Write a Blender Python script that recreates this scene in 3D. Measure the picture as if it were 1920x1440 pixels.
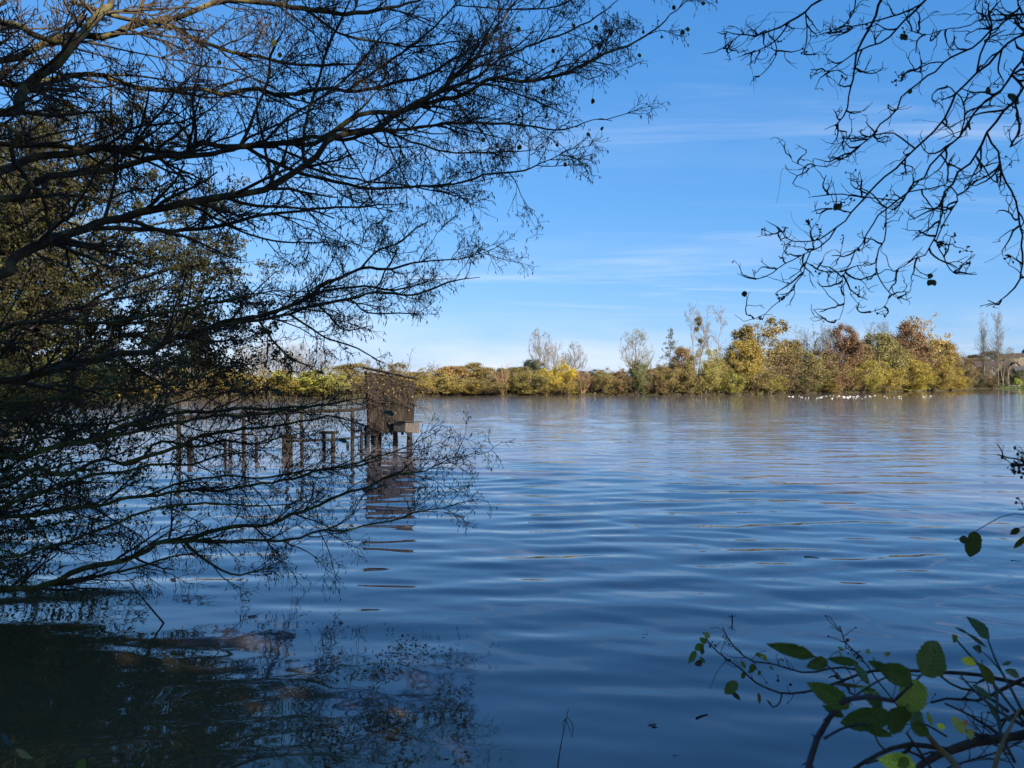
import bpy, bmesh, math, random
import numpy as np
from mathutils import Vector, Matrix

for o in list(bpy.data.objects):
    bpy.data.objects.remove(o)
SC = bpy.context.scene
COL = SC.collection
rng = np.random.default_rng(7)
random.seed(7)
R = math.radians

# ------------------------------------------------------------------ camera, sky, sun, exposure
F = 1442.0          # focal length in photo pixels (1920 wide)
CH = 2.0            # eye height over the water
cam = bpy.data.cameras.new('camera')
cam_o = bpy.data.objects.new('camera', cam)
COL.objects.link(cam_o)
cam_o.location = (0, 0, CH)
cam_o.rotation_euler = (R(90), 0, 0)
cam.sensor_width = 36.0
cam.lens = F / 1920 * 36
cam.clip_start = 0.05
cam.clip_end = 6000
cam.dof.use_dof = True
cam.dof.focus_distance = 14.0
cam.dof.aperture_fstop = 11.0
SC.camera = cam_o

SUN_EL, SUN_AZ = R(25), R(140)
sun_dir = Vector((math.sin(SUN_AZ) * math.cos(SUN_EL), math.cos(SUN_AZ) * math.cos(SUN_EL), math.sin(SUN_EL)))

world = bpy.data.worlds.new('World')
SC.world = world
world.use_nodes = True
wn, wl = world.node_tree.nodes, world.node_tree.links
wn.clear()
w_out = wn.new('ShaderNodeOutputWorld')
w_bg = wn.new('ShaderNodeBackground')
w_bg.inputs['Strength'].default_value = 0.087
sky = wn.new('ShaderNodeTexSky')
sky.sky_type = 'NISHITA'
sky.sun_disc = False
sky.sun_elevation = SUN_EL
sky.sun_rotation = SUN_AZ
sky.air_density = 1.0
sky.dust_density = 0.35
sky.ozone_density = 3.0
sky.altitude = 50
# the camera's rendering of the clear sky: one tone curve per channel
w_rgb = wn.new('ShaderNodeSeparateColor')
w_grd = wn.new('ShaderNodeCombineColor')
wl.new(sky.outputs[0], w_rgb.inputs[0])
for k_, (g_, a_) in enumerate(((1.0, 0.385), (0.63, 1.00), (0.475, 2.05))):
    w_pw = wn.new('ShaderNodeMath'); w_pw.operation = 'POWER'; w_pw.inputs[1].default_value = g_
    w_ml = wn.new('ShaderNodeMath'); w_ml.operation = 'MULTIPLY'; w_ml.inputs[1].default_value = a_
    wl.new(w_rgb.outputs[k_], w_pw.inputs[0]); wl.new(w_pw.outputs[0], w_ml.inputs[0]); wl.new(w_ml.outputs[0], w_grd.inputs[k_])
# thin cirrus, projected on a high plane
w_tc = wn.new('ShaderNodeTexCoord')
w_sep = wn.new('ShaderNodeSeparateXYZ')
wl.new(w_tc.outputs['Generated'], w_sep.inputs[0])
w_zc = wn.new('ShaderNodeMath'); w_zc.operation = 'MAXIMUM'; w_zc.inputs[1].default_value = 0.0
wl.new(w_sep.outputs['Z'], w_zc.inputs[0])
w_za = wn.new('ShaderNodeMath'); w_za.operation = 'ADD'; w_za.inputs[1].default_value = 0.06
wl.new(w_zc.outputs[0], w_za.inputs[0])
w_dx = wn.new('ShaderNodeMath'); w_dx.operation = 'DIVIDE'
wl.new(w_sep.outputs['X'], w_dx.inputs[0]); wl.new(w_za.outputs[0], w_dx.inputs[1])
w_dy = wn.new('ShaderNodeMath'); w_dy.operation = 'DIVIDE'
wl.new(w_sep.outputs['Y'], w_dy.inputs[0]); wl.new(w_za.outputs[0], w_dy.inputs[1])
w_cmb = wn.new('ShaderNodeCombineXYZ')
wl.new(w_dx.outputs[0], w_cmb.inputs['X']); wl.new(w_dy.outputs[0], w_cmb.inputs['Y'])


def cirrus(rot, scale, nscale, detail, lo, hi, loc=(0, 0, 0)):
    mp = wn.new('ShaderNodeMapping')
    mp.inputs['Rotation'].default_value = (0, 0, R(rot))
    mp.inputs['Scale'].default_value = scale
    mp.inputs['Location'].default_value = loc
    wl.new(w_cmb.outputs[0], mp.inputs['Vector'])
    n = wn.new('ShaderNodeTexNoise')
    n.inputs['Scale'].default_value = nscale
    n.inputs['Detail'].default_value = detail
    n.inputs['Roughness'].default_value = 0.62
    n.inputs['Distortion'].default_value = 1.1
    wl.new(mp.outputs[0], n.inputs['Vector'])
    r = wn.new('ShaderNodeMapRange')
    r.interpolation_type = 'SMOOTHSTEP'
    r.inputs['From Min'].default_value = lo
    r.inputs['From Max'].default_value = hi
    wl.new(n.outputs['Fac'], r.inputs['Value'])
    return r.outputs[0]


def wmath(op, a, b):
    m = wn.new('ShaderNodeMath'); m.operation = op
    for i, v in enumerate((a, b)):
        if isinstance(v, (int, float)):
            m.inputs[i].default_value = v
        else:
            wl.new(v, m.inputs[i])
    return m.outputs[0]


c1 = cirrus(27, (0.22, 1.0, 1), 0.9, 9, 0.50, 0.78, (3.736, -0.647, 0))
c2 = cirrus(-8, (0.10, 0.8, 1), 0.7, 8, 0.48, 0.85, (1.0, 4.2, 0))
c3 = cirrus(5, (0.5, 0.5, 1), 0.35, 3, 0.40, 0.70, (7.061, 1.303, 0))
cl = wmath('MULTIPLY', wmath('MAXIMUM', c1, c2), wmath('ADD', wmath('MULTIPLY', c3, 1.15), 0.0))
# a pale band of distant cloud low on the horizon
w_hz = wn.new('ShaderNodeMapRange'); w_hz.interpolation_type = 'SMOOTHSTEP'
w_hz.inputs['From Min'].default_value = 0.11; w_hz.inputs['From Max'].default_value = 0.015
wl.new(w_sep.outputs['Z'], w_hz.inputs['Value'])
hz_n = wn.new('ShaderNodeTexNoise'); hz_n.inputs['Scale'].default_value = 5.0; hz_n.inputs['Detail'].default_value = 5
hz_m = wn.new('ShaderNodeMapping'); hz_m.inputs['Scale'].default_value = (1, 1, 4)
wl.new(w_tc.outputs['Generated'], hz_m.inputs['Vector']); wl.new(hz_m.outputs[0], hz_n.inputs['Vector'])
hz_r = wn.new('ShaderNodeMapRange'); hz_r.inputs['From Min'].default_value = 0.35; hz_r.inputs['From Max'].default_value = 0.65
wl.new(hz_n.outputs['Fac'], hz_r.inputs['Value'])
band = wmath('MULTIPLY', w_hz.outputs[0], wmath('ADD', wmath('MULTIPLY', hz_r.outputs[0], 0.7), 0.0))
cov = wmath('MINIMUM', wmath('MAXIMUM', wmath('ADD', wmath('MULTIPLY', cl, 0.75), band), 0.0), 1.0)
w_mix = wn.new('ShaderNodeMix'); w_mix.data_type = 'RGBA'
wl.new(cov, w_mix.inputs['Factor'])
wl.new(w_grd.outputs[0], w_mix.inputs[6])
w_mix.inputs[7].default_value = (4.3, 4.7, 5.3, 1)
wl.new(w_mix.outputs[2], w_bg.inputs['Color'])
wl.new(w_bg.outputs[0], w_out.inputs['Surface'])

sun = bpy.data.lights.new('sun', 'SUN')
sun.energy = 4.8
sun.angle = R(0.55)
sun.color = (1.0, 0.90, 0.74)
sun_o = bpy.data.objects.new('sun', sun)
COL.objects.link(sun_o)
sun_o.location = (20, -20, 30)
sun_o.rotation_euler = (-sun_dir).to_track_quat('-Z', 'Y').to_euler()

SC.view_settings.view_transform = 'Standard'
SC.view_settings.look = 'None'
SC.view_settings.exposure = 1.27
SC.view_settings.gamma = 1.0
SC.view_settings.use_curve_mapping = False
SC.cycles.max_bounces = 6
SC.cycles.transparent_max_bounces = 8
SC.cycles.use_denoising = True

# ------------------------------------------------------------------ helpers


def P(px, py, d):
    """World point seen at photo pixel (px, py) at distance d in front of the eye."""
    return np.array(((px - 960) / F * d, d, CH + (720 - py) / F * d))


def G(px, py):
    d = CH * F / (py - 720)
    return np.array(((px - 960) / F * d, d, 0.0))


def tag(o, label=None, cat=None, group=None, kind=None):
    if label: o['label'] = label
    if cat: o['category'] = cat
    if group: o['group'] = group
    if kind: o['kind'] = kind
    return o


def empty(name, loc, label, cat, group=None, rz=0.0, scale=(1, 1, 1)):
    o = bpy.data.objects.new(name, None)
    o.empty_display_size = 0.2
    o.location = loc
    o.rotation_euler = (0, 0, rz)
    o.scale = scale
    COL.objects.link(o)
    return tag(o, label, cat, group)


def link(name, me, parent=None):
    o = bpy.data.objects.new(name, me)
    COL.objects.link(o)
    if parent is not None:
        o.parent = parent
        if parent.type == 'EMPTY' and parent.get('_abs'):
            pass
    return o


class Acc:
    """Collects vertices and polygons, builds one mesh."""

    def __init__(self):
        self.v, self.q, self.t, self.qm, self.tm, self.var, self.n = [], [], [], [], [], [], 0

    def add(self, v, quads=None, tris=None, mat=0, var=None):
        v = np.asarray(v, float).reshape(-1, 3)
        if quads is not None and len(quads):
            q = np.asarray(quads, int).reshape(-1, 4) + self.n
            self.q.append(q); self.qm.append(np.full(len(q), mat))
        if tris is not None and len(tris):
            t = np.asarray(tris, int).reshape(-1, 3) + self.n
            self.t.append(t); self.tm.append(np.full(len(t), mat))
        self.v.append(v)
        self.var.append(np.full(len(v), 0.5) if var is None else np.broadcast_to(var, len(v)))
        self.n += len(v)
        return self

    def mesh(self, name, mats, smooth=True, offset=(0, 0, 0)):
        me = bpy.data.meshes.new(name)
        v = np.concatenate(self.v) - np.asarray(offset, float)
        q = np.concatenate(self.q) if self.q else np.zeros((0, 4), int)
        t = np.concatenate(self.t) if self.t else np.zeros((0, 3), int)
        me.vertices.add(len(v))
        me.vertices.foreach_set('co', v.astype(np.float32).ravel())
        li = np.concatenate([q.ravel(), t.ravel()]).astype(np.int32)
        me.loops.add(len(li))
        me.loops.foreach_set('vertex_index', li)
        ls = np.concatenate([np.arange(len(q)) * 4, len(q) * 4 + np.arange(len(t)) * 3]).astype(np.int32)
        me.polygons.add(len(ls))
        me.polygons.foreach_set('loop_start', ls)
        m = np.concatenate((self.qm or [np.zeros(0)]) + (self.tm or [np.zeros(0)])).astype(np.int32)
        for mt in (mats if isinstance(mats, (list, tuple)) else [mats]):
            me.materials.append(mt)
        me.polygons.foreach_set('material_index', m)
        me.polygons.foreach_set('use_smooth', np.full(len(ls), smooth))
        a = me.attributes.new('var', 'FLOAT', 'POINT')
        a.data.foreach_set('value', np.concatenate(self.var).astype(np.float32))
        me.update(calc_edges=True)
        return me


def norm(a):
    return a / np.maximum(np.linalg.norm(a, axis=-1, keepdims=True), 1e-9)


def tubes(acc, pts, rad, S=4, mat=0, var=None, lump=0.0, cap=False):
    """N tapering tubes at once. pts (N,K,3), rad (N,K)."""
    pts = np.asarray(pts, float); rad = np.asarray(rad, float)
    if pts.ndim == 2:
        pts, rad = pts[None], rad[None]
    N, K, _ = pts.shape
    if N == 0:
        return acc
    T = np.empty_like(pts)
    T[:, 1:-1] = pts[:, 2:] - pts[:, :-2]
    T[:, 0] = pts[:, 1] - pts[:, 0]
    T[:, -1] = pts[:, -1] - pts[:, -2]
    T = norm(T)
    main = norm(pts[:, -1] - pts[:, 0])
    ref = np.zeros((N, 3))
    ref[np.arange(N), np.argmin(np.abs(main), axis=1)] = 1.0
    n = norm(ref[:, None] - (ref[:, None] * T).sum(-1, keepdims=True) * T)
    b = np.cross(T, n)
    a = np.arange(S) * 2 * math.pi / S
    rr = rad[..., None]
    if lump:
        rr = rr * (1 + lump * rng.standard_normal((N, K, S)))
    else:
        rr = np.repeat(rr, S, axis=2)
    ring = (n[:, :, None] * np.cos(a)[None, None, :, None] + b[:, :, None] * np.sin(a)[None, None, :, None]) * rr[..., None]
    v = pts[:, :, None] + ring
    i = np.arange(N)[:, None, None] * K * S
    k = np.arange(K - 1)[None, :, None] * S
    s = np.arange(S)[None, None, :]
    s2 = (s + 1) % S
    q = np.stack([i + k + s, i + k + s2, i + k + S + s2, i + k + S + s], -1).reshape(-1, 4)
    tr = None
    if cap:
        base = (np.arange(N) * K * S)[:, None]
        tt = []
        for j in range(1, S - 1):
            tt.append(np.concatenate([base, base + j + 1, base + j], 1))
            e = base + (K - 1) * S
            tt.append(np.concatenate([e, e + j, e + j + 1], 1))
        tr = np.concatenate(tt)
    vv = None
    if var is not None:
        vv = np.repeat(np.broadcast_to(var, N), K * S)
    acc.add(v.reshape(-1, 3), q, tr, mat, vv)
    return acc


def spline(pts, K):
    """Catmull-Rom through the points, K points at even arc length."""
    p = np.asarray(pts, float)
    if len(p) == 2:
        u = np.linspace(0, 1, K)[:, None]
        return p[0] * (1 - u) + p[1] * u
    e = np.vstack([2 * p[0] - p[1], p, 2 * p[-1] - p[-2]])
    out = []
    for i in range(1, len(e) - 2):
        for u in np.linspace(0, 1, 9)[:-1]:
            a, b, c, d = e[i - 1], e[i], e[i + 1], e[i + 2]
            out.append(0.5 * ((2 * b) + (c - a) * u + (2 * a - 5 * b + 4 * c - d) * u * u + (3 * b - a - 3 * c + d) * u ** 3))
    out.append(p[-1])
    out = np.array(out)
    s = np.r_[0, np.cumsum(np.linalg.norm(np.diff(out[:, :3], axis=0), axis=1))]
    t = np.linspace(0, s[-1], K)
    return np.stack([np.interp(t, s, out[:, j]) for j in range(out.shape[1])], 1)


def grow(pp, pr, n, t0, t1, length, ang, K, jit=0.18, trop=(0, 0, 0.0), rscale=0.5, rmin=0.002, taper=0.25,
         flat=None, lenfall=0.5, ang_sd=0.2, tpow=1.0):
    """Children of the parent paths pp (N,M,3) with radii pr (N,M). Returns (pts, rad, parent index)."""
    pp = np.asarray(pp, float); pr = np.asarray(pr, float)
    N, M, _ = pp.shape
    n = np.broadcast_to(np.asarray(n), N)
    par = np.repeat(np.arange(N), n)
    C = len(par)
    if C == 0:
        return np.zeros((0, K, 3)), np.zeros((0, K)), par
    t = t0 + (t1 - t0) * rng.random(C) ** tpow
    f = t * (M - 1)
    i = np.minimum(f.astype(int), M - 2)
    u = (f - i)[:, None]
    base = pp[par, i] * (1 - u) + pp[par, i + 1] * u
    T = norm(pp[par, i + 1] - pp[par, i])
    r0 = pr[par, i] * (1 - u[:, 0]) + pr[par, i + 1] * u[:, 0]
    x = rng.standard_normal((C, 3))
    if flat is not None:
        x = x * np.asarray(flat)
    perp = norm(x - (x * T).sum(-1, keepdims=True) * T)
    a = np.clip(ang + ang_sd * rng.standard_normal(C), 0.1, 1.7)[:, None]
    d = norm(np.cos(a) * T + np.sin(a) * perp)
    L = np.broadcast_to(np.asarray(length, float), N)[par] * (1 - lenfall * t) * rng.uniform(0.55, 1.25, C)
    step = (L / (K - 1))[:, None]
    out = np.empty((C, K, 3))
    out[:, 0] = base
    tr = np.asarray(trop, float)
    for k in range(1, K):
        d = norm(d + jit * rng.standard_normal((C, 3)) + tr)
        out[:, k] = out[:, k - 1] + d * step
    rs = np.maximum(np.minimum(r0 * rscale, 1e9), rmin)[:, None]
    rad = rs * (1 - (1 - taper) * np.linspace(0, 1, K)[None])
    return out, rad, par


def rand_unit(n):
    return norm(rng.standard_normal((n, 3)))


def leaves(acc, c, size, mat=0, aspect=0.6, nrm=None, var=None, droop=0.0):
    """Small folded rhomb leaves at the points c."""
    n = len(c)
    if n == 0:
        return acc
    N = rand_unit(n) if nrm is None else norm(nrm + 0.95 * rng.standard_normal((n, 3)))
    U = rand_unit(n)
    U[:, 2] -= droop
    U = norm(U - (U * N).sum(-1, keepdims=True) * N)
    V = np.cross(N, U)
    s = (np.broadcast_to(size, n) * rng.uniform(0.6, 1.3, n))[:, None]
    a = c
    b = c + U * s * 0.5 + V * s * aspect * 0.5
    e = c + U * s
    g = c + U * s * 0.5 - V * s * aspect * 0.5 + N * s * 0.12
    v = np.stack([a, b, e, g], 1).reshape(-1, 3)
    q = np.arange(n * 4).reshape(n, 4)
    vr = rng.random(n) if var is None else var
    acc.add(v, q, None, mat, np.repeat(vr, 4))
    return acc


def box(acc, lo, hi, mat=0, M=None, taper=None):
    x0, y0, z0 = lo; x1, y1, z1 = hi
    v = np.array([(x0, y0, z0), (x1, y0, z0), (x1, y1, z0), (x0, y1, z0), (x0, y0, z1), (x1, y0, z1), (x1, y1, z1), (x0, y1, z1)], float)
    if M is not None:
        v = np.array([(M @ Vector(p))[:] for p in v])
    acc.add(v, [(0, 3, 2, 1), (4, 5, 6, 7), (0, 1, 5, 4), (1, 2, 6, 5), (2, 3, 7, 6), (3, 0, 4, 7)], None, mat)
    return acc


# ------------------------------------------------------------------ materials


def new_mat(name):
    m = bpy.data.materials.new(name)
    m.use_nodes = True
    nt = m.node_tree
    b = nt.nodes['Principled BSDF']
    return m, nt, b


def noise_mat(name, stops, scale=4.0, rough=0.85, detail=6, bump=0.0, bscale=None, stretch=(1, 1, 1), spec=0.3, coord='Object'):
    m, nt, b = new_mat(name)
    tc = nt.nodes.new('ShaderNodeTexCoord')
    mp = nt.nodes.new('ShaderNodeMapping'); mp.inputs['Scale'].default_value = stretch
    nt.links.new(tc.outputs[coord], mp.inputs['Vector'])
    n = nt.nodes.new('ShaderNodeTexNoise')
    n.inputs['Scale'].default_value = scale; n.inputs['Detail'].default_value = detail
    nt.links.new(mp.outputs[0], n.inputs['Vector'])
    r = nt.nodes.new('ShaderNodeValToRGB')
    el = r.color_ramp.elements
    while len(el) < len(stops):
        el.new(0.5)
    for e, (p, c) in zip(el, stops):
        e.position = p; e.color = (*c, 1)
    nt.links.new(n.outputs['Fac'], r.inputs['Fac'])
    nt.links.new(r.outputs[0], b.inputs['Base Color'])
    b.inputs['Roughness'].default_value = rough
    b.inputs['Specular IOR Level'].default_value = spec
    if bump:
        n2 = nt.nodes.new('ShaderNodeTexNoise')
        n2.inputs['Scale'].default_value = bscale or scale * 4; n2.inputs['Detail'].default_value = 4
        nt.links.new(mp.outputs[0], n2.inputs['Vector'])
        bp = nt.nodes.new('ShaderNodeBump'); bp.inputs['Strength'].default_value = bump; bp.inputs['Distance'].default_value = 0.02
        nt.links.new(n2.outputs['Fac'], bp.inputs['Height'])
        nt.links.new(bp.outputs[0], b.inputs['Normal'])
    return m


def leaf_mat(name, use_color=True, col=(0.1, 0.1, 0.03), hue=0.03, val=0.55, trans=0.25, rough=0.6, spec=0.2):
    """Leaf colour = the object's own colour, varied leaf by leaf."""
    m, nt, b = new_mat(name)
    at = nt.nodes.new('ShaderNodeAttribute'); at.attribute_name = 'var'
    hs = nt.nodes.new('ShaderNodeHueSaturation')
    if use_color:
        oi = nt.nodes.new('ShaderNodeObjectInfo')
        nt.links.new(oi.outputs['Color'], hs.inputs['Color'])
    else:
        hs.inputs['Color'].default_value = (*col, 1)
    for sock, lo, hi in (('Hue', 0.5 - hue, 0.5 + hue), ('Value', 1 - val, 1 + val)):
        r = nt.nodes.new('ShaderNodeMapRange')
        r.inputs['To Min'].default_value = lo; r.inputs['To Max'].default_value = hi
        if sock == 'Value':
            w = nt.nodes.new('ShaderNodeMath'); w.operation = 'MULTIPLY'; w.inputs[1].default_value = 7.31
            fr = nt.nodes.new('ShaderNodeMath'); fr.operation = 'FRACT'
            nt.links.new(at.outputs['Fac'], w.inputs[0]); nt.links.new(w.outputs[0], fr.inputs[0])
            nt.links.new(fr.outputs[0], r.inputs['Value'])
        else:
            nt.links.new(at.outputs['Fac'], r.inputs['Value'])
        nt.links.new(r.outputs[0], hs.inputs[sock])
    nt.links.new(hs.outputs[0], b.inputs['Base Color'])
    b.inputs['Roughness'].default_value = rough
    b.inputs['Specular IOR Level'].default_value = spec
    if trans:
        tr = nt.nodes.new('ShaderNodeBsdfTranslucent')
        nt.links.new(hs.outputs[0], tr.inputs['Color'])
        mx = nt.nodes.new('ShaderNodeMixShader'); mx.inputs[0].default_value = trans
        out = nt.nodes['Material Output']
        nt.links.new(b.outputs[0], mx.inputs[1]); nt.links.new(tr.outputs[0], mx.inputs[2])
        nt.links.new(mx.outputs[0], out.inputs['Surface'])
    return m


def twig_mat(name):
    """Twig colour from the object's own colour with slight noise."""
    m, nt, b = new_mat(name)
    oi = nt.nodes.new('ShaderNodeObjectInfo')
    at = nt.nodes.new('ShaderNodeAttribute'); at.attribute_name = 'var'
    hs = nt.nodes.new('ShaderNodeHueSaturation')
    nt.links.new(oi.outputs['Color'], hs.inputs['Color'])
    r = nt.nodes.new('ShaderNodeMapRange'); r.inputs['To Min'].default_value = 0.65; r.inputs['To Max'].default_value = 1.35
    nt.links.new(at.outputs['Fac'], r.inputs['Value']); nt.links.new(r.outputs[0], hs.inputs['Value'])
    nt.links.new(hs.outputs[0], b.inputs['Base Color'])
    b.inputs['Roughness'].default_value = 0.8
    b.inputs['Specular IOR Level'].default_value = 0.2
    return m


M_far_leaf = leaf_mat('far_foliage', hue=0.03, val=0.65, trans=0.12)
M_far_twig = twig_mat('far_twigs')
M_alder = noise_mat('alder_bark', [(0.30, (0.030, 0.024, 0.016)), (0.50, (0.060, 0.047, 0.028)), (0.60, (0.115, 0.100, 0.036)), (0.74, (0.21, 0.19, 0.075))],
                    scale=9, bump=0.6, bscale=55)
M_moss = noise_mat('mossy_bark', [(0.32, (0.050, 0.044, 0.026)), (0.46, (0.085, 0.085, 0.028)), (0.58, (0.085, 0.125, 0.034)), (0.72, (0.20, 0.205, 0.06))],
                   scale=7, bump=0.8, bscale=70)
M_twig = noise_mat('alder_twigs', [(0.35, (0.034, 0.024, 0.016)), (0.6, (0.072, 0.053, 0.031)), (0.75, (0.13, 0.105, 0.05))], scale=6, rough=0.7)
M_catkin = noise_mat('catkins', [(0.35, (0.045, 0.028, 0.020)), (0.65, (0.10, 0.065, 0.038))], scale=20, rough=0.8)
M_oldbark = noise_mat('dark_bark', [(0.35, (0.018, 0.016, 0.014)), (0.6, (0.042, 0.036, 0.030)), (0.8, (0.075, 0.070, 0.050))], scale=14, bump=0.7, bscale=80)
M_darkleaf = leaf_mat('dark_small_leaf', use_color=False, col=(0.048, 0.046, 0.013), hue=0.04, val=0.6, trans=0.2)
M_oliveleaf = leaf_mat('olive_leaf', use_color=False, col=(0.115, 0.105, 0.026), hue=0.05, val=0.6, trans=0.3)
M_yellowtwig = noise_mat('yellow_twigs', [(0.3, (0.15, 0.12, 0.03)), (0.7, (0.30, 0.25, 0.07))], scale=5)
M_greenleaf = leaf_mat('green_leaf', hue=0.015, val=0.2, trans=0.3, rough=0.45, spec=0.4)


def big_leaf_mat():
    """Single leaves: own colour, paler veins, brown blotches; x runs along the leaf."""
    m, nt, b = new_mat('single_leaf')
    N, L = nt.nodes, nt.links
    oi = N.new('ShaderNodeObjectInfo'); tc = N.new('ShaderNodeTexCoord')
    sp_ = N.new('ShaderNodeSeparateXYZ'); L.new(tc.outputs['Object'], sp_.inputs[0])

    def M(op, x, y=None):
        n = N.new('ShaderNodeMath'); n.operation = op
        for i, v in enumerate((x, y)):
            if v is None: continue
            if isinstance(v, (int, float)): n.inputs[i].default_value = v
            else: L.new(v, n.inputs[i])
        return n.outputs[0]
    ay = M('ABSOLUTE', sp_.outputs['Y'])
    ph = M('FRACT', M('MULTIPLY', M('SUBTRACT', sp_.outputs['X'], M('MULTIPLY', ay, .75)), 7.5))
    side = M('LESS_THAN', M('ABSOLUTE', M('SUBTRACT', ph, .5)), .075)
    vein = M('MAXIMUM', side, M('LESS_THAN', ay, .012))
    nz = N.new('ShaderNodeTexNoise'); nz.inputs['Scale'].default_value = 5; nz.inputs['Detail'].default_value = 5
    vadd = N.new('ShaderNodeVectorMath'); vadd.operation = 'ADD'; L.new(tc.outputs['Object'], vadd.inputs[0]); L.new(oi.outputs['Location'], vadd.inputs[1])
    L.new(vadd.outputs[0], nz.inputs['Vector'])
    hs = N.new('ShaderNodeHueSaturation'); L.new(oi.outputs['Color'], hs.inputs['Color'])
    L.new(M('ADD', M('ADD', .55, M('MULTIPLY', nz.outputs['Fac'], .9)), M('MULTIPLY', vein, .55)), hs.inputs['Value'])
    blot = N.new('ShaderNodeMapRange'); blot.inputs['From Min'].default_value = .62; blot.inputs['From Max'].default_value = .70
    L.new(nz.outputs['Fac'], blot.inputs['Value'])
    mx = N.new('ShaderNodeMix'); mx.data_type = 'RGBA'; L.new(M('MULTIPLY', blot.outputs[0], .7), mx.inputs['Factor'])
    L.new(hs.outputs[0], mx.inputs[6]); mx.inputs[7].default_value = (.035, .024, .012, 1)
    L.new(mx.outputs[2], b.inputs['Base Color'])
    b.inputs['Roughness'].default_value = .5; b.inputs['Specular IOR Level'].default_value = .35
    bp = N.new('ShaderNodeBump'); bp.inputs['Strength'].default_value = .5; bp.inputs['Distance'].default_value = .003
    L.new(M('ADD', M('MULTIPLY', vein, -1.0), nz.outputs['Fac']), bp.inputs['Height']); L.new(bp.outputs[0], b.inputs['Normal'])
    tr = N.new('ShaderNodeBsdfTranslucent'); L.new(mx.outputs[2], tr.inputs['Color'])
    ms = N.new('ShaderNodeMixShader'); ms.inputs[0].default_value = .3
    L.new(b.outputs[0], ms.inputs[1]); L.new(tr.outputs[0], ms.inputs[2]); L.new(ms.outputs[0], N['Material Output'].inputs['Surface'])
    return m


M_bigleaf = big_leaf_mat()
M_berry = noise_mat('black_fruit', [(0.4, (0.012, 0.010, 0.010)), (0.7, (0.03, 0.022, 0.018))], scale=40, rough=0.5)
M_plank = noise_mat('weathered_planks', [(0.28, (0.022, 0.015, 0.011)), (0.5, (0.062, 0.043, 0.031)), (0.72, (0.13, 0.096, 0.072))],
                    scale=6, stretch=(6, 6, 0.6), bump=0.5, bscale=20)
def per_piece_tint(m, lo, hi):
    nt = m.node_tree; b = nt.nodes['Principled BSDF']
    src = b.inputs['Base Color'].links[0].from_socket
    oi = nt.nodes.new('ShaderNodeObjectInfo'); r = nt.nodes.new('ShaderNodeMapRange')
    r.inputs['To Min'].default_value = lo; r.inputs['To Max'].default_value = hi
    nt.links.new(oi.outputs['Random'], r.inputs['Value'])
    hs = nt.nodes.new('ShaderNodeHueSaturation'); nt.links.new(src, hs.inputs['Color']); nt.links.new(r.outputs[0], hs.inputs['Value'])
    nt.links.new(hs.outputs[0], b.inputs['Base Color'])


per_piece_tint(M_plank, 0.14, 0.52)
M_darkwood = noise_mat('wet_wood', [(0.3, (0.010, 0.008, 0.006)), (0.7, (0.028, 0.021, 0.015))], scale=6, stretch=(4, 4, 1), bump=0.5)
M_felt = noise_mat('roof_boards', [(0.3, (0.018, 0.016, 0.015)), (0.7, (0.045, 0.039, 0.034))], scale=8, stretch=(1, 5, 1))
M_boxwood = noise_mat('box_wood', [(0.3, (0.04, 0.033, 0.031)), (0.7, (0.105, 0.088, 0.080))], scale=9, stretch=(3, 3, 1))
M_earth = noise_mat('bank_earth', [(0.3, (0.035, 0.026, 0.016)), (0.5, (0.075, 0.058, 0.030)), (0.7, (0.09, 0.095, 0.035))], scale=1.3, bump=0.5, bscale=9)
M_land = noise_mat('far_bank_grass', [(0.3, (0.025, 0.020, 0.011)), (0.5, (0.042, 0.034, 0.016)), (0.7, (0.060, 0.062, 0.020))], scale=0.08, bump=0.3, bscale=0.8)
M_lawn = noise_mat('lawn', [(0.3, (0.040, 0.070, 0.016)), (0.7, (0.065, 0.10, 0.024))], scale=0.6)
M_white = noise_mat('white_plumage', [(0.3, (0.50, 0.50, 0.49)), (0.7, (0.78, 0.78, 0.77))], scale=6)
M_beak = noise_mat('orange_beak', [(0.3, (0.45, 0.20, 0.04)), (0.7, (0.6, 0.28, 0.06))], scale=20)
M_litter = leaf_mat('leaf_litter', use_color=False, col=(0.17, 0.115, 0.06), hue=0.03, val=0.6, trans=0.0)


def plain(name, c, rough=0.8, sc=3.0, v=0.25):
    return noise_mat(name, [(0.3, tuple(x * (1 - v) for x in c)), (0.7, tuple(x * (1 + v) for x in c))], scale=sc, rough=rough)


M_cream = plain('cream_render', (0.17, 0.145, 0.11), v=0.1)
M_stone = plain('tan_stone', (0.125, 0.10, 0.072), v=0.2)
M_brick = plain('orange_brick', (0.30, 0.13, 0.065), v=0.2)
M_slate = plain('slate_roof', (0.060, 0.055, 0.060), v=0.25)
M_tile = plain('brown_tiles', (0.055, 0.038, 0.030), v=0.25)
M_glass = plain('window_glass', (0.03, 0.035, 0.045), rough=0.1, v=0.1)
M_cable = plain('cable', (0.30, 0.27, 0.16), v=0.1)
M_paint = plain('white_paint', (0.42, 0.42, 0.40), v=0.1)


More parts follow.
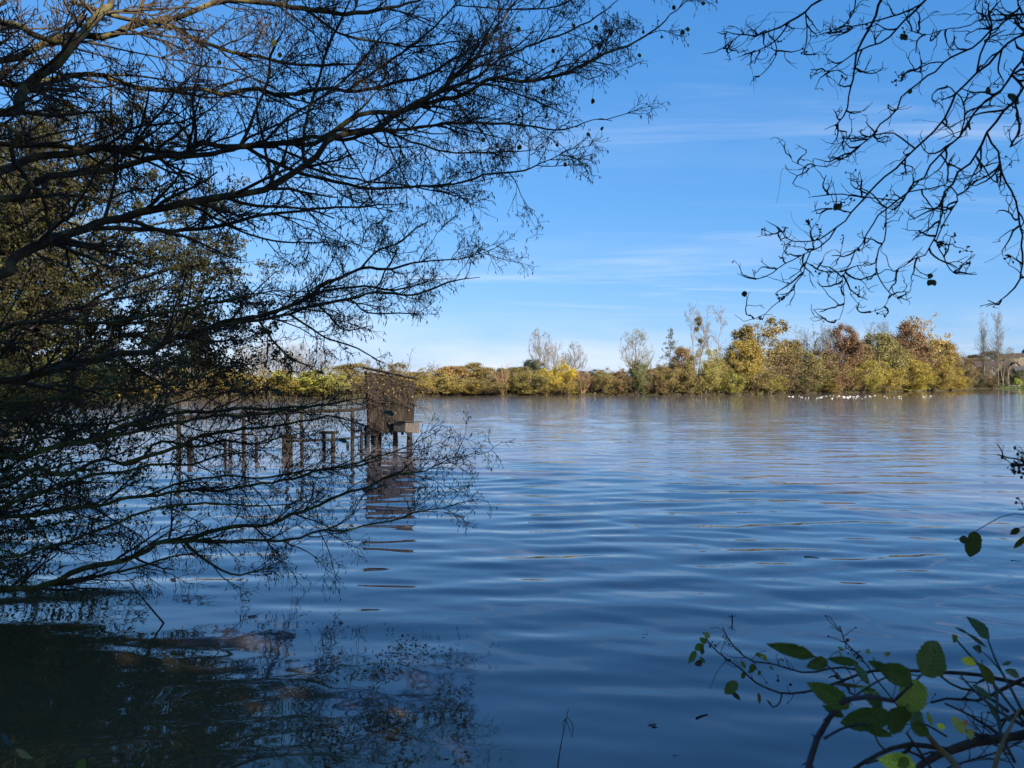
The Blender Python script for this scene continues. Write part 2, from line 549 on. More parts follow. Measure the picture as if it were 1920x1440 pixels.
def water_material():
    m, nt, b = new_mat('lake_water')
    N, L = nt.nodes, nt.links
    b.inputs['IOR'].default_value = 1.68
    b.inputs['Roughness'].default_value = 0.02
    geo = N.new('ShaderNodeNewGeometry')
    # muddy water: brown body colour in soft clouds of sediment
    n = N.new('ShaderNodeTexNoise'); n.inputs['Scale'].default_value = 0.35; n.inputs['Detail'].default_value = 3
    L.new(geo.outputs['Position'], n.inputs['Vector'])
    r = N.new('ShaderNodeValToRGB')
    e = r.color_ramp.elements
    e[0].position = 0.35; e[0].color = (0.078, 0.070, 0.076, 1)
    e[1].position = 0.70; e[1].color = (0.185, 0.148, 0.142, 1)
    L.new(n.outputs['Fac'], r.inputs['Fac'])
    sep = N.new('ShaderNodeSeparateXYZ'); L.new(geo.outputs['Position'], sep.inputs[0])
    # brown along the left bank: leaf silt, with the overhanging trees' shade painted in

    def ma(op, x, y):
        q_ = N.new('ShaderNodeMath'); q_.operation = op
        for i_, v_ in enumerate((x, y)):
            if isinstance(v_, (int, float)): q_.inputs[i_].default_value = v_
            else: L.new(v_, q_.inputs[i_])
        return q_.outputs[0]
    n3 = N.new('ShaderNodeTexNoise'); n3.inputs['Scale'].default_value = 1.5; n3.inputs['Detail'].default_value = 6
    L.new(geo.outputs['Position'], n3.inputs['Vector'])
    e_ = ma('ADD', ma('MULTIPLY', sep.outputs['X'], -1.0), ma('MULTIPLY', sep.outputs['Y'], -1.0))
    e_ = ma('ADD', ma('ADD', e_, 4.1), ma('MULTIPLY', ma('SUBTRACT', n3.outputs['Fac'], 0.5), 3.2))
    silt_shade = N.new('ShaderNodeMapRange'); silt_shade.interpolation_type = 'SMOOTHSTEP'
    silt_shade.inputs['From Min'].default_value = -0.35; silt_shade.inputs['From Max'].default_value = 0.9
    L.new(e_, silt_shade.inputs['Value'])
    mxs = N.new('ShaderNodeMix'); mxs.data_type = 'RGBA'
    L.new(silt_shade.outputs[0], mxs.inputs['Factor']); L.new(r.outputs[0], mxs.inputs[6]); mxs.inputs[7].default_value = (0.090, 0.062, 0.028, 1)
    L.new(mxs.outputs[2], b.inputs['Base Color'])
    # ripples grow with the distance from the sheltered bank
    amp = N.new('ShaderNodeMapRange'); amp.interpolation_type = 'SMOOTHSTEP'
    amp.inputs['From Min'].default_value = 7; amp.inputs['From Max'].default_value = 30
    amp.inputs['To Min'].default_value = 0.0; amp.inputs['To Max'].default_value = 1.0
    L.new(sep.outputs['Y'], amp.inputs['Value'])
    heights = []
    for sc, st, dist, h in ((1.6, (0.22, 1, 1), 0.8, 0.042), (4.2, (0.5, 1, 1), 0.5, 0.013), (0.45, (0.3, 1, 1), 0.6, 0.05)):
        mp = N.new('ShaderNodeMapping'); mp.inputs['Scale'].default_value = st; mp.inputs['Rotation'].default_value = (0, 0, R(-6 + 9 * sc))
        L.new(geo.outputs['Position'], mp.inputs['Vector'])
        t = N.new('ShaderNodeTexNoise'); t.inputs['Scale'].default_value = sc; t.inputs['Detail'].default_value = 2.5
        t.inputs['Distortion'].default_value = dist
        L.new(mp.outputs[0], t.inputs['Vector'])
        mu = N.new('ShaderNodeMath'); mu.operation = 'MULTIPLY'; mu.inputs[1].default_value = h
        L.new(t.outputs['Fac'], mu.inputs[0]); heights.append(mu.outputs[0])
    s = heights[0]
    for h in heights[1:]:
        a = N.new('ShaderNodeMath'); a.operation = 'ADD'; L.new(s, a.inputs[0]); L.new(h, a.inputs[1]); s = a.outputs[0]
    lee = N.new('ShaderNodeMapRange'); lee.interpolation_type = 'SMOOTHSTEP'
    lee.inputs['From Min'].default_value = 132; lee.inputs['From Max'].default_value = 155
    lee.inputs['To Min'].default_value = 1.0; lee.inputs['To Max'].default_value = 0.35
    L.new(sep.outputs['Y'], lee.inputs['Value'])
    am2 = N.new('ShaderNodeMath'); am2.operation = 'MULTIPLY'; L.new(amp.outputs[0], am2.inputs[0]); L.new(lee.outputs[0], am2.inputs[1])
    mu = N.new('ShaderNodeMath'); mu.operation = 'MULTIPLY'; L.new(s, mu.inputs[0]); L.new(am2.outputs[0], mu.inputs[1])
    bp = N.new('ShaderNodeBump'); bp.inputs['Strength'].default_value = 1.0; bp.inputs['Distance'].default_value = 1.0
    L.new(mu.outputs[0], bp.inputs['Height']); L.new(bp.outputs[0], b.inputs['Normal'])
    return m


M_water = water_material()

# ------------------------------------------------------------------ water: one sheet with real waves
NA, RR = 320, 0.0075
rs = [1.2]
while rs[-1] < 1500:
    rs.append(rs[-1] * (1 + (RR if rs[-1] < 60 else 0.02)))
rs = np.array(rs)
an = np.linspace(R(-78), R(78), NA)
A_, R_ = np.meshgrid(an, rs)
X, Y = np.sin(A_) * R_, np.cos(A_) * R_
Z = np.zeros_like(X)
wr = np.random.default_rng(3)


def sst(a, b, x):
    u = np.clip((x - a) / (b - a), 0, 1)
    return u * u * (3 - 2 * u)


near = sst(2.5, 9.0, Y + 0.25 * X)          # calm in the lee of the bank
spacing = np.maximum(R_ * RR, 0.01)
for i in range(70):
    lam = 0.18 * (1.5 / 0.18) ** wr.random()
    th = R(86) + wr.standard_normal() * R(13)
    k = 2 * math.pi / lam
    slope = 0.0175 * (1.0 if lam > 0.5 else 0.8)
    a = slope / k
    fade = 1 - sst(0.16, 0.42, spacing / lam)
    env = 0.55 + 0.45 * np.sin(X * wr.uniform(0.1, 0.5) + Y * wr.uniform(0.1, 0.5) + wr.uniform(0, 6.28))
    lo = 0.26 if lam < 0.5 else 0.32
    Z += a * fade * env * (lo + (1 - lo) * near) * np.sin(k * (X * math.cos(th) + Y * math.sin(th)) + wr.uniform(0, 6.28))
# rings round the small sprig standing in the water
rc = G(1372, 1166)
dr = np.hypot(X - rc[0], Y - rc[1])
Z += 0.0011 * np.sin(dr * 2 * math.pi / 0.085) * np.exp(-dr / 0.30)
nr = len(rs)
ii = np.arange(nr - 1)[:, None] * NA + np.arange(NA - 1)[None]
quads = np.stack([ii, ii + 1, ii + NA + 1, ii + NA], -1).reshape(-1, 4)[:, ::-1]
wa = Acc().add(np.stack([X, Y, Z], -1).reshape(-1, 3), quads)
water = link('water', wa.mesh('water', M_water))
tag(water, 'rippled blue brown lake water', kind='structure')

# ------------------------------------------------------------------ near bank


def shore_y(x):
    return np.where(x < -3.4, 2.4 + (-3.4 - x) * 1.75, 2.4 + np.maximum(x - 3.0, 0) * 0.6)


gx, gy = np.meshgrid(np.linspace(-45, 45, 150), np.linspace(-45, 60, 170))
dd = (shore_y(gx) - gy) / np.where(gx < -3.4, 2.0, 1.15)
bz = np.clip(dd * 0.28, -0.6, 0.45) + np.clip(dd - 1.5, 0, 60) * 0.012
bz += 0.05 * np.sin(gx * 2.1 + gy * 1.3) + 0.04 * np.sin(gx * 3.7 - gy * 2.9)
keep = dd > -2.5
idx = np.arange(gx.size).reshape(gx.shape)
q = np.stack([idx[:-1, :-1], idx[:-1, 1:], idx[1:, 1:], idx[1:, :-1]], -1).reshape(-1, 4)
q = q[keep.ravel()[q].any(1)]
bank = link('near_bank', Acc().add(np.stack([gx, gy, bz], -1).reshape(-1, 3), q).mesh('near_bank', M_earth))
tag(bank, 'earthy bank of the lake under the trees', kind='structure')


def bank_z(x, y):
    d = (float(shore_y(np.float64(x))) - y) / (2.0 if x < -3.4 else 1.15)
    return min(max(d * 0.28, -0.6), 0.45) + max(min(d - 1.5, 60), 0) * 0.012


# ------------------------------------------------------------------ far bank and hillside
SHORE = [(-900, 752), (-200, 752), (300, 748), (500, 746), (700, 743.5), (900, 741.5), (1100, 740.5), (1350, 740), (1450, 738), (1600, 736), (1720, 733.6),
         (1790, 731.5), (1800, 730.3), (1812, 729.0), (1850, 728.6), (2000, 728.2), (2500, 728), (3500, 729)]
sp = np.array([G(x, y)[:2] for x, y in SHORE])
sp = spline(sp, 140)
pxs = sp[:, 0] / sp[:, 1] * F + 960
rows = []
for off, h in ((-1.5, -0.5), (0.0, -0.02), (0.4, 0.28), (2, 0.5), (8, 0.8), (30, 1.2), (70, 1.8), (150, 3), (400, 6), (1200, 10), (3000, 12)):
    s = 1 + off / sp[:, 1]
    hh = np.full(len(sp), h)
    hill = sst(1690, 1830, pxs)
    hh = hh + hill * np.interp(off, [0, 10, 40, 75, 140, 250, 1200], [0, 0.4, 2.2, 6.0, 12, 14, 14])
    rows.append(np.stack([sp[:, 0] * s, sp[:, 1] * s, hh], -1))
rows = np.array(rows)
idx = np.arange(rows.shape[0] * rows.shape[1]).reshape(rows.shape[:2])
q = np.stack([idx[:-1, :-1], idx[:-1, 1:], idx[1:, 1:], idx[1:, :-1]], -1).reshape(-1, 4)
far_bank = link('far_bank', Acc().add(rows.reshape(-1, 3), q).mesh('far_bank', M_land))
tag(far_bank, 'far shore of the lake rising to a hillside', kind='structure')


def shore_at(px):
    """Distance of the far waterline at a photo column."""
    o = np.argsort(pxs)
    return float(np.interp(px, pxs[o], sp[o, 1]))


def land_z(px, off):
    d = shore_at(px)
    z = np.interp(off, [-1.5, 0, 0.4, 2, 8, 30, 70, 150, 400], [-0.5, -0.02, 0.28, 0.5, 0.8, 1.2, 1.8, 3, 6])
    return float(z + sst(1690, 1830, px) * np.interp(off, [0, 10, 40, 75, 140, 250], [0, 0.4, 2.2, 6.0, 12, 14]))


# ------------------------------------------------------------------ far tree kinds (unit size: height 1, width 1)


def build_kind(kind, seed):
    """Returns (trunk mesh, crown mesh) of a tree of height 1 and width 1, drawn for about 12 m."""
    global rng
    keep_rng = rng
    rng = np.random.default_rng(seed)
    H = 12.0
    strands, trunk, leafpts, lsize, aspect = [], [], None, 0.3, 0.7
    # ---- stems
    if kind in ('bare', 'ivybare', 'leafy', 'golden', 'sparse', 'conifer', 'poplar', 'tall'):
        nst = {'bare': 1, 'ivybare': 1, 'leafy': 1, 'golden': 1, 'sparse': 2, 'conifer': 1, 'poplar': 1, 'tall': 2}[kind]
        hs = {'bare': 9.0, 'ivybare': 8.5, 'leafy': 9.5, 'golden': 9, 'sparse': 9.0, 'conifer': 12, 'poplar': 12, 'tall': 12}[kind]
        st = []
        for i in range(nst):
            lean = rng.standard_normal(2) * (0.10 if kind != 'tall' else 0.13) * (0.3 if kind in ('conifer', 'poplar') else 1)
            b = rng.standard_normal(2) * 0.12 * (nst > 1)
            z = np.linspace(0, hs * rng.uniform(0.85, 1), 8)
            w = np.cumsum(rng.standard_normal((8, 2)) * 0.12, 0) * (0.25 if kind in ('conifer', 'poplar') else 1)
            st.append(np.stack([b[0] + lean[0] * z + w[:, 0], b[1] + lean[1] * z + w[:, 1], z], -1))
        st = np.array(st)
        r0 = {'bare': 0.24, 'ivybare': 0.26, 'leafy': 0.24, 'golden': 0.3, 'sparse': 0.22, 'conifer': 0.2, 'poplar': 0.3, 'tall': 0.2}[kind]
        sr = np.repeat(np.linspace(r0, r0 * 0.22, 8)[None], nst, 0)
    else:                                              # many stems from the ground
        nst = {'dome': 18, 'vase': 18, 'twiggy': 14, 'reed': 26}[kind]
        ang = {'dome': 1.15, 'vase': 0.42, 'twiggy': 0.9, 'reed': 0.5}[kind]
        a = rng.uniform(0, 2 * math.pi, nst)
        tl = ang * np.sqrt(rng.random(nst))
        L = rng.uniform(6.5, 9.5, nst) * (1 - 0.25 * tl)
        d = np.stack([np.sin(tl) * np.cos(a), np.sin(tl) * np.sin(a), np.cos(tl)], -1)
        pts = [np.stack([np.cos(a), np.sin(a), a * 0], -1) * rng.uniform(0.1, 0.8, nst)[:, None]]
        for k in range(7):
            d = norm(d + rng.standard_normal((nst, 3)) * 0.09 + np.array([0, 0, 0.02 if kind != 'twiggy' else -0.03]))
            pts.append(pts[-1] + d * (L / 7)[:, None])
        st = np.stack(pts, 1)
        sr = np.repeat(np.linspace(0.085, 0.028, 8)[None], nst, 0)
    n1, a1, l1, t0, tr1, fall = {
        'bare': (34, 1.0, 6.6, 0.18, 0.07, 0.5), 'ivybare': (36, 1.05, 6.6, 0.22, 0.06, 0.45), 'leafy': (40, 1.0, 5.6, 0.06, 0.05, 0.5),
        'golden': (30, 1.05, 6.4, 0.22, 0.06, 0.45), 'sparse': (14, 0.8, 5.5, 0.2, 0.10, 0.5), 'conifer': (70, 1.35, 3.6, 0.12, 0.03, 0.92),
        'poplar': (60, 0.42, 4.6, 0.12, 0.28, 0.62), 'tall': (11, 0.55, 4.6, 0.3, 0.12, 0.5),
        'dome': (8, 0.7, 2.6, 0.06, 0.05, 0.4), 'vase': (6, 0.42, 2.2, 0.30, 0.10, 0.4), 'twiggy': (9, 0.75, 2.4, 0.06, -0.02, 0.4),
        'reed': (7, 0.5, 2.0, 0.08, 0.05, 0.4)}[kind]
    p1, r1, _ = grow(st, sr, n1, t0, 1.0, l1, a1, 6, 0.13, (0, 0, tr1), 0.42, 0.03, 0.3, lenfall=fall)
    n2 = {'bare': 8, 'ivybare': 8, 'leafy': 6, 'golden': 7, 'sparse': 7, 'conifer': 6, 'poplar': 6, 'tall': 8}.get(kind, 4)
    p2, r2, _ = grow(p1, r1, n2, 0.25, 1.0, np.linalg.norm(p1[:, -1] - p1[:, 0], axis=1) * 0.55, 0.7, 5, 0.16, (0, 0, tr1 * 0.6), 0.6, 0.022, 0.4)
    n3 = {'bare': 7, 'ivybare': 7, 'leafy': 4, 'golden': 4, 'sparse': 6, 'conifer': 4, 'poplar': 5, 'tall': 6}.get(kind, 4)
    p3, r3, _ = grow(p2, r2, n3, 0.2, 1.0, np.linalg.norm(p2[:, -1] - p2[:, 0], axis=1) * 0.55, 0.65, 4, 0.18, (0, 0, tr1 * 0.5), 0.7, 0.017, 0.5)
    allp = np.concatenate([x.reshape(-1, 3) for x in (st, p1, p2, p3)])
    lo, hi = np.percentile(allp, 2.0, axis=0), np.percentile(allp, 98.0, axis=0)
    hi[2] = np.percentile(allp[:, 2], 99.5)
    wx = max(hi[0] - lo[0], hi[1] - lo[1])
    sc = np.array([1 / wx, 1 / wx, 1 / hi[2]])
    ctr = np.array([(lo[0] + hi[0]) / 2 * 0.6, (lo[1] + hi[1]) / 2 * 0.6, 0])
    # tubes are built at H metres and shrunk afterwards so that they stay round
    S12 = sc * np.array([H * 0.75, H * 0.75, H])
    f = lambda p: (p - ctr) * S12
    st, p1, p2, p3 = f(st), f(p1), f(p2), f(p3)
    if kind in ('bare', 'ivybare', 'leafy', 'golden', 'dome'):
        # even growth towards the light: the crown fills a rounded outline
        cz, rh, rx = (.58, .42, 4.5) if kind != 'dome' else (.30, .70, 4.5)
        if kind in ('leafy', 'golden'): cz, rh = .54, .46

        def rounder(p):
            u_ = (p - np.array([0, 0, cz * H])) / np.array([rx, rx, rh * H])
            u_[..., 2] = np.where(u_[..., 2] < 0, u_[..., 2] * .8, u_[..., 2])
            r_ = np.linalg.norm(u_, axis=-1, keepdims=True)
            r2 = np.where(r_ > .8, .8 + .22 * np.tanh((r_ - .8) / .45), r_)
            sc_ = r2 / np.maximum(r_, 1e-6)
            return np.where(u_[..., 2:3] > -.7, np.array([0, 0, cz * H]) + (p - np.array([0, 0, cz * H])) * sc_, p)
        p1, p2, p3 = rounder(p1), rounder(p2), rounder(p3)
    ta = Acc()
    st[:, 0, 2] = -0.4
    tubes(ta, st, sr, 6 if nst < 5 else 4, lump=0.05)
    ca = Acc()
    tubes(ca, p1, r1, 3, 0, rng.random(len(p1)))
    tubes(ca, p2, r2, 3, 0, rng.random(len(p2)))
    tubes(ca, p3, r3, 3, 0, rng.random(len(p3)))

    def leafset(src, k, size, spread, keepf=1.0, asp=0.7):
        c = src.reshape(-1, 3)
        if keepf < 1:
            c = c[rng.random(len(c)) < keepf]
        c = np.repeat(c, k, 0) + rng.standard_normal((len(c) * k, 3)) * spread
        ctrz = np.array([0, 0, H * 0.45])
        leaves(ca, c, size, 1, asp, nrm=norm(c - ctrz))

    def clumps(src, nc, k, spread, size):
        c = src[:, -1]
        c = c[rng.integers(0, len(c), nc)]
        c = np.repeat(c, k, 0) + rng.standard_normal((nc * k, 3)) * spread
        c[:, 2] = np.abs(c[:, 2])
        leaves(ca, c, size, 1, .6, nrm=norm(c - np.array([0, 0, H * .45])))

    if kind == 'leafy':
        clumps(p2, 100, 90, .42, .22)
        leafset(p3[:, 1:], 3, 0.25, 0.2)
    elif kind == 'golden':
        hold = rng.random(len(p2)) < 0.62
        c3 = np.repeat(hold, n3)
        leafset(p3[c3][:, 1:], 6, 0.24, 0.2)
    elif kind == 'sparse':
        leafset(p3[rng.random(len(p3)) < 0.4][:, 1:], 2, 0.30, 0.16)
    elif kind == 'ivybare':
        z = rng.random(1500) * 0.55
        i = (z * 7).astype(int); u = (z * 7 - i)[:, None]
        c = st[0][i] * (1 - u) + st[0][i + 1] * u + rng.standard_normal((1500, 3)) * np.array([0.55, 0.55, 0.3])
        leaves(ca, c, 0.36, 1, 0.8)
    elif kind == 'conifer':
        leafset(p3[:, 1:], 1, 0.26, 0.10, 0.6, 0.4)
    elif kind == 'dome':
        clumps(p2, 100, 80, .45, .20)
        leafset(p3[:, 1:], 2, 0.24, 0.16, 1.0, 0.45)
    elif kind == 'twiggy':
        clumps(p2, 60, 30, .45, .24)
        leafset(p3[:, 1:], 1, 0.30, 0.15, 0.8, 0.5)
    elif kind == 'reed':
        leafset(p3[:, 1:], 2, 0.36, 0.15, 1.0, 0.4)
    elif kind == 'tall':
        leafset(p3[:, 2:], 1, 0.16, 0.1, 0.10, 0.6)
    tm = ta.mesh(kind + '_trunk', M_far_twig)
    cm = ca.mesh(kind + '_crown', [M_far_twig, M_far_leaf], smooth=False)
    rng = keep_rng
    return tm, cm


KINDS = {}
for kd, ns in (('bare', 2), ('ivybare', 1), ('leafy', 3), ('golden', 2), ('sparse', 1), ('conifer', 1), ('poplar', 2), ('tall', 2), ('dome', 2), ('vase', 1),
               ('twiggy', 2), ('reed', 1)):
    KINDS[kd] = [build_kind(kd, 100 + 17 * len(KINDS) + i) for i in range(ns)]
M_mistle = leaf_mat('mistletoe', use_color=False, col=(0.13, 0.11, 0.03), hue=0.03, val=0.5, trans=0.2)
TREES = {}
count = {}


def far_tree(name, kind, px, top, wpx, leafc, label, off=3.0, barkc=(0.20, 0.165, 0.12), cat='tree', group=None, base=None, crownc=None, seed=None):
    """A tree on the far side: photo column, top row, width in photo pixels, metres behind the waterline."""
    off = off * (0.45 if kind in ('dome', 'twiggy', 'reed', 'vase') and px < 1790 else 1)
    d = shore_at(px) + off
    zb = land_z(px, off) if base is None else base
    zt = CH + (720 - top) / F * d
    h = (zt - zb) * {'dome': 1.32, 'twiggy': 1.2, 'reed': 1.15, 'vase': 1.1}.get(kind, 1.0)
    w = wpx / F * d
    if kind in ('dome', 'twiggy', 'reed'): w *= 1.28
    if kind in ('leafy', 'golden'): w *= 1.22
    if kind in ('bare', 'ivybare'): w *= 1.12
    av = sum(leafc) / 3
    leafc = tuple(min(1, (c * .97 + av * m_ * .03) * 1.75) for c, m_ in zip(leafc, (1.15, 1.05, .8)))
    i = count.get(kind, 0); count[kind] = i + 1
    tm, cm = KINDS[kind][(i if seed is None else seed) % len(KINDS[kind])]
    root = empty(name, ((px - 960) / F * d, d, zb), label, cat, group, rz=(i * 2.399) % 6.28, scale=(w / 9, w / 9, h / 12))
    t = link('trunk' if kind not in ('dome', 'vase', 'twiggy', 'reed') else 'stems', tm, root)
    t.color = (*barkc, 1)
    c = link('crown', cm, root)
    c.color = (*leafc, 1)
    # twig tint of the crown follows the leaf colour for shrubs, the bark for trees
    TREES[label] = root
    return root


OLIVE, YEL, GOLD, RUST, DARK = (0.130, 0.100, 0.034), (0.165, 0.128, 0.034), (0.140, 0.102, 0.034), (0.120, 0.073, 0.038), (0.042, 0.052, 0.022)
GREEN, TAN, BROWN, LIME = (0.080, 0.086, 0.030), (0.085, 0.072, 0.054), (0.110, 0.077, 0.042), (0.155, 0.145, 0.036)
PALE, GREY = (0.19, 0.16, 0.125), (0.135, 0.115, 0.09)
gl = 'bushes and trees along the far left shore'
gm = 'bushes and trees along the far middle shore'
gr_ = 'trees of the wood on the right shore'
gh = 'trees of the village on the far right'
T = far_tree
# far left, seen through the alder branches
T('willow_bush', 'dome', 40, 690, 150, YEL, 'yellow willow bush on the far shore, nearest the left edge', 3, cat='bush', group=gl)
T('willow_bush', 'reed', 165, 694, 130, OLIVE, 'olive bush on the far shore behind the dense left shrub', 3, cat='bush', group=gl)
T('willow_bush', 'dome', 270, 688, 120, YEL, 'yellow bush on the far shore just left of the jetty posts', 4, cat='bush', group=gl)
T('willow_bush', 'dome', 372, 681, 95, GOLD, 'golden rounded bush on the far shore over the leftmost jetty post', 5, cat='bush', group=gl)
T('willow_bush', 'reed', 440, 696, 95, YEL, 'low yellow reed bush over the tall leftmost rail post', 3, cat='bush', group=gl)
T('willow_bush', 'dome', 500, 700, 100, YEL, 'low yellow willow between two rail posts on far shore', 3, cat='bush', group=gl)
T('willow_bush', 'reed', 560, 702, 100, (0.19, 0.19, 0.03), 'low lime yellow bush with green strip at its foot', 3, cat='bush', group=gl)
T('willow_bush', 'dome', 612, 698, 80, LIME, 'lime green bush on the far shore left of the olive round tree', 3, cat='bush', group=gl)
T('round_tree', 'leafy', 655, 679, 75, OLIVE, 'olive round tree directly left of the hide on far shore', 5, group=gl)
T('bare_tree', 'bare', 455, 640, 75, TAN, 'bare pale tree rising behind the golden rounded bush', 22, PALE, group=gl)
T('bare_tree', 'poplar', 492, 632, 32, TAN, 'slim bare tree among pale trees left of the hide', 24, PALE, group=gl)
T('bare_tree', 'bare', 530, 628, 60, TAN, 'tallest bare tree among pale trees left of the hide', 20, PALE, group=gl)
T('bare_tree', 'poplar', 566, 640, 34, TAN, 'slim bare tree right of the tallest pale one', 24, PALE, group=gl)
T('bare_tree', 'bare', 600, 648, 60, TAN, 'low wide bare tree behind the lime green bush', 22, PALE, group=gl)
T('bare_tree', 'bare', 335, 655, 80, TAN, 'bare pale tree half hidden by the dark leafy tree', 25, PALE, group=gl)
T('bare_tree', 'bare', 688, 668, 36, TAN, 'small bare tree peeping over the roof of the hide', 22, PALE, group=gl)
# middle
T('willow_bush', 'dome', 728, 690, 95, OLIVE, 'olive bush on the far shore behind the hide', 3, cat='bush', group=gm)
T('willow_bush', 'dome', 805, 700, 75, YEL, 'yellow bush on the far shore just right of the hide', 2, cat='bush', group=gm)
T('bare_tree', 'bare', 817, 672, 26, TAN, 'lone small bare tree above the yellow bush right of hide', 18, PALE, group=gm)
T('round_tree', 'leafy', 850, 684, 70, (0.20, 0.125, 0.045), 'orange tan round tree second right of the hide', 9, group=gm)
T('round_tree', 'leafy', 893, 679, 80, OLIVE, 'olive domed tree between orange tan tree and rust shrub', 10, group=gm)
T('willow_bush', 'dome', 858, 712, 75, YEL, 'low yellow bush at the water below the orange tan tree', 1.2, cat='bush', group=gm)
T('willow_bush', 'dome', 905, 712, 85, OLIVE, 'low olive bush at the water below the domed tree', 1.5, cat='bush', group=gm)
T('rust_shrub', 'vase', 940, 687, 50, RUST, 'rusty fan of bare stems, left one of the two', 1.2, (0.33, 0.22, 0.12), 'shrub', group=gm)
T('round_tree', 'leafy', 972, 686, 50, (0.10, 0.085, 0.035), 'small dull tree between rust fan and dark green tree', 14, group=gm)
T('round_tree', 'leafy', 1002, 671, 44, DARK, 'dark green round tree left of the tall bare pair', 9, group=gm)
T('willow_bush', 'dome', 990, 696, 90, (0.135, 0.11, 0.032), 'wide olive brown bush below the dark green tree', 2, cat='bush', group=gm)
T('bare_tree', 'bare', 1014, 608, 50, TAN, 'tall bare tree, leftmost of the three above the hedge', 7, GREY, group=gm)
T('bare_tree', 'bare', 1040, 622, 44, TAN, 'tall bare tree, middle of the three above the hedge', 8, GREY, group=gm)
T('bare_tree', 'bare', 1078, 634, 46, TAN, 'tall bare tree, right one of the three above the hedge', 8, GREY, group=gm)
T('bare_tree', 'bare', 1060, 656, 34, TAN, 'short bare tree between two of the three tall ones', 9, GREY, group=gm)
T('willow_bush', 'dome', 1045, 688, 62, (0.27, 0.20, 0.022), 'bright yellow leafy bush under the tall bare trees', 2, cat='bush', group=gm)
T('willow_bush', 'dome', 1060, 708, 64, OLIVE, 'olive bush between bright yellow bush and rust fan', 1.5, cat='bush', group=gm)
T('rust_shrub', 'vase', 1096, 690, 46, RUST, 'rusty fan of bare stems, right one of the two', 1.2, (0.30, 0.18, 0.10), 'shrub', group=gm)
T('round_tree', 'leafy', 1118, 692, 40, DARK, 'dark low tree right of the second rust fan', 9, group=gm)
T('willow_bush', 'dome', 1133, 699, 52, OLIVE, 'olive bush right of the second rust fan', 2.5, cat='bush', group=gm)
T('rust_shrub', 'twiggy', 1160, 699, 46, RUST, 'brown twiggy shrub left of the big ivy clad bare tree', 2.5, (0.20, 0.12, 0.07), 'shrub', group=gm)
T('bare_tree', 'ivybare', 1193, 608, 64, (0.075, 0.068, 0.042), 'big round bare tree with ivy round its trunk', 6, GREY, group=gm)
T('willow_bush', 'dome', 1192, 690, 52, GREEN, 'green bush at the foot of the ivy clad bare tree', 2, cat='bush', group=gm)
T('rust_shrub', 'twiggy', 1225, 694, 50, BROWN, 'brown twiggy shrub between ivy tree and conifer', 2, (0.19, 0.12, 0.07), 'shrub', group=gm)
T('conifer_tree', 'conifer', 1255, 616, 42, (0.048, 0.050, 0.035), 'dark thin conifer left of the tall mistletoe tree', 7, (0.09, 0.075, 0.06), group=gm)
T('willow_bush', 'dome', 1256, 692, 56, OLIVE, 'olive bush at the foot of the thin conifer', 2, cat='bush', group=gm)
T('round_tree', 'leafy', 1284, 647, 48, (0.14, 0.09, 0.04), 'orange brown tree between conifer and mistletoe tree', 7, group=gm)
mt = T('mistletoe_tree', 'tall', 1308, 568, 46, TAN, 'tall bare tree carrying mistletoe balls', 6, (0.20, 0.165, 0.12), group=gm, seed=0)
T('bare_tree', 'tall', 1336, 572, 60, TAN, 'tall bare forked tree right of the mistletoe tree', 6, (0.20, 0.165, 0.12), group=gm, seed=1)
T('willow_bush', 'dome', 1322, 667, 66, (0.150, 0.132, 0.036), 'yellow green willow under the tall mistletoe tree', 3, cat='bush', group=gm)
T('willow_bush', 'dome', 1290, 692, 52, OLIVE, 'olive brown bush left of the yellow green willow', 2, cat='bush', group=gm)
T('willow_bush', 'dome', 1362, 700, 56, (0.15, 0.14, 0.03), 'low olive bush between willow and the right wood', 2, cat='bush', group=gm)
T('bare_tree', 'bare', 1362, 640, 50, TAN, 'faint bare tree left of the golden oak', 10, GREY, group=gm)
# right wood
T('oak_tree', 'leafy', 1392, 634, 66, (0.17, 0.125, 0.028), 'olive yellow tree left of the golden oak', 5, group=gr_)
T('oak_tree', 'golden', 1436, 592, 112, GOLD, 'golden leaved oak, tallest tree of the wood at its left', 8, (0.10, 0.08, 0.06), group=gr_)
T('willow_bush', 'twiggy', 1405, 690, 80, OLIVE, 'dull olive bush with a dark gap at its foot', 1.5, (0.17, 0.13, 0.08), 'bush', group=gr_)
T('willow_bush', 'dome', 1440, 706, 62, (0.17, 0.15, 0.03), 'low yellow green bush below the golden oak', 1, cat='bush', group=gr_)
T('bare_tree', 'bare', 1520, 590, 84, TAN, 'wide bare tree of many stems right of golden oak', 10, (0.17, 0.14, 0.09), group=gr_)
T('bare_tree', 'bare', 1556, 602, 50, TAN, 'narrow bare tree between the many stemmed one and rust tree', 12, GREY, group=gr_)
T('round_tree', 'leafy', 1578, 606, 60, (0.105, 0.062, 0.034), 'rust brown tree with dark top in the middle of the wood', 7, (0.13, 0.10, 0.07), group=gr_)
T('round_tree', 'leafy', 1600, 634, 40, DARK, 'dark ivy green tree behind the rust brown one', 12, group=gr_)
T('thicket_shrub', 'twiggy', 1470, 680, 80, BROWN, 'brown twiggy thicket below the golden oak', 4, (0.20, 0.13, 0.08), 'shrub', group=gr_)
T('thicket_shrub', 'twiggy', 1525, 668, 90, (0.12, 0.10, 0.035), 'olive brown thicket below the many stemmed bare tree', 4, (0.24, 0.18, 0.09), 'shrub', group=gr_)
T('thicket_shrub', 'twiggy', 1568, 672, 90, RUST, 'rusty twig thicket below the rust brown tree', 3, (0.22, 0.13, 0.08), 'shrub', group=gr_)
T('willow_bush', 'dome', 1505, 700, 66, GREEN, 'green bush at the water below the olive brown thicket', 1.2, cat='bush', group=gr_)
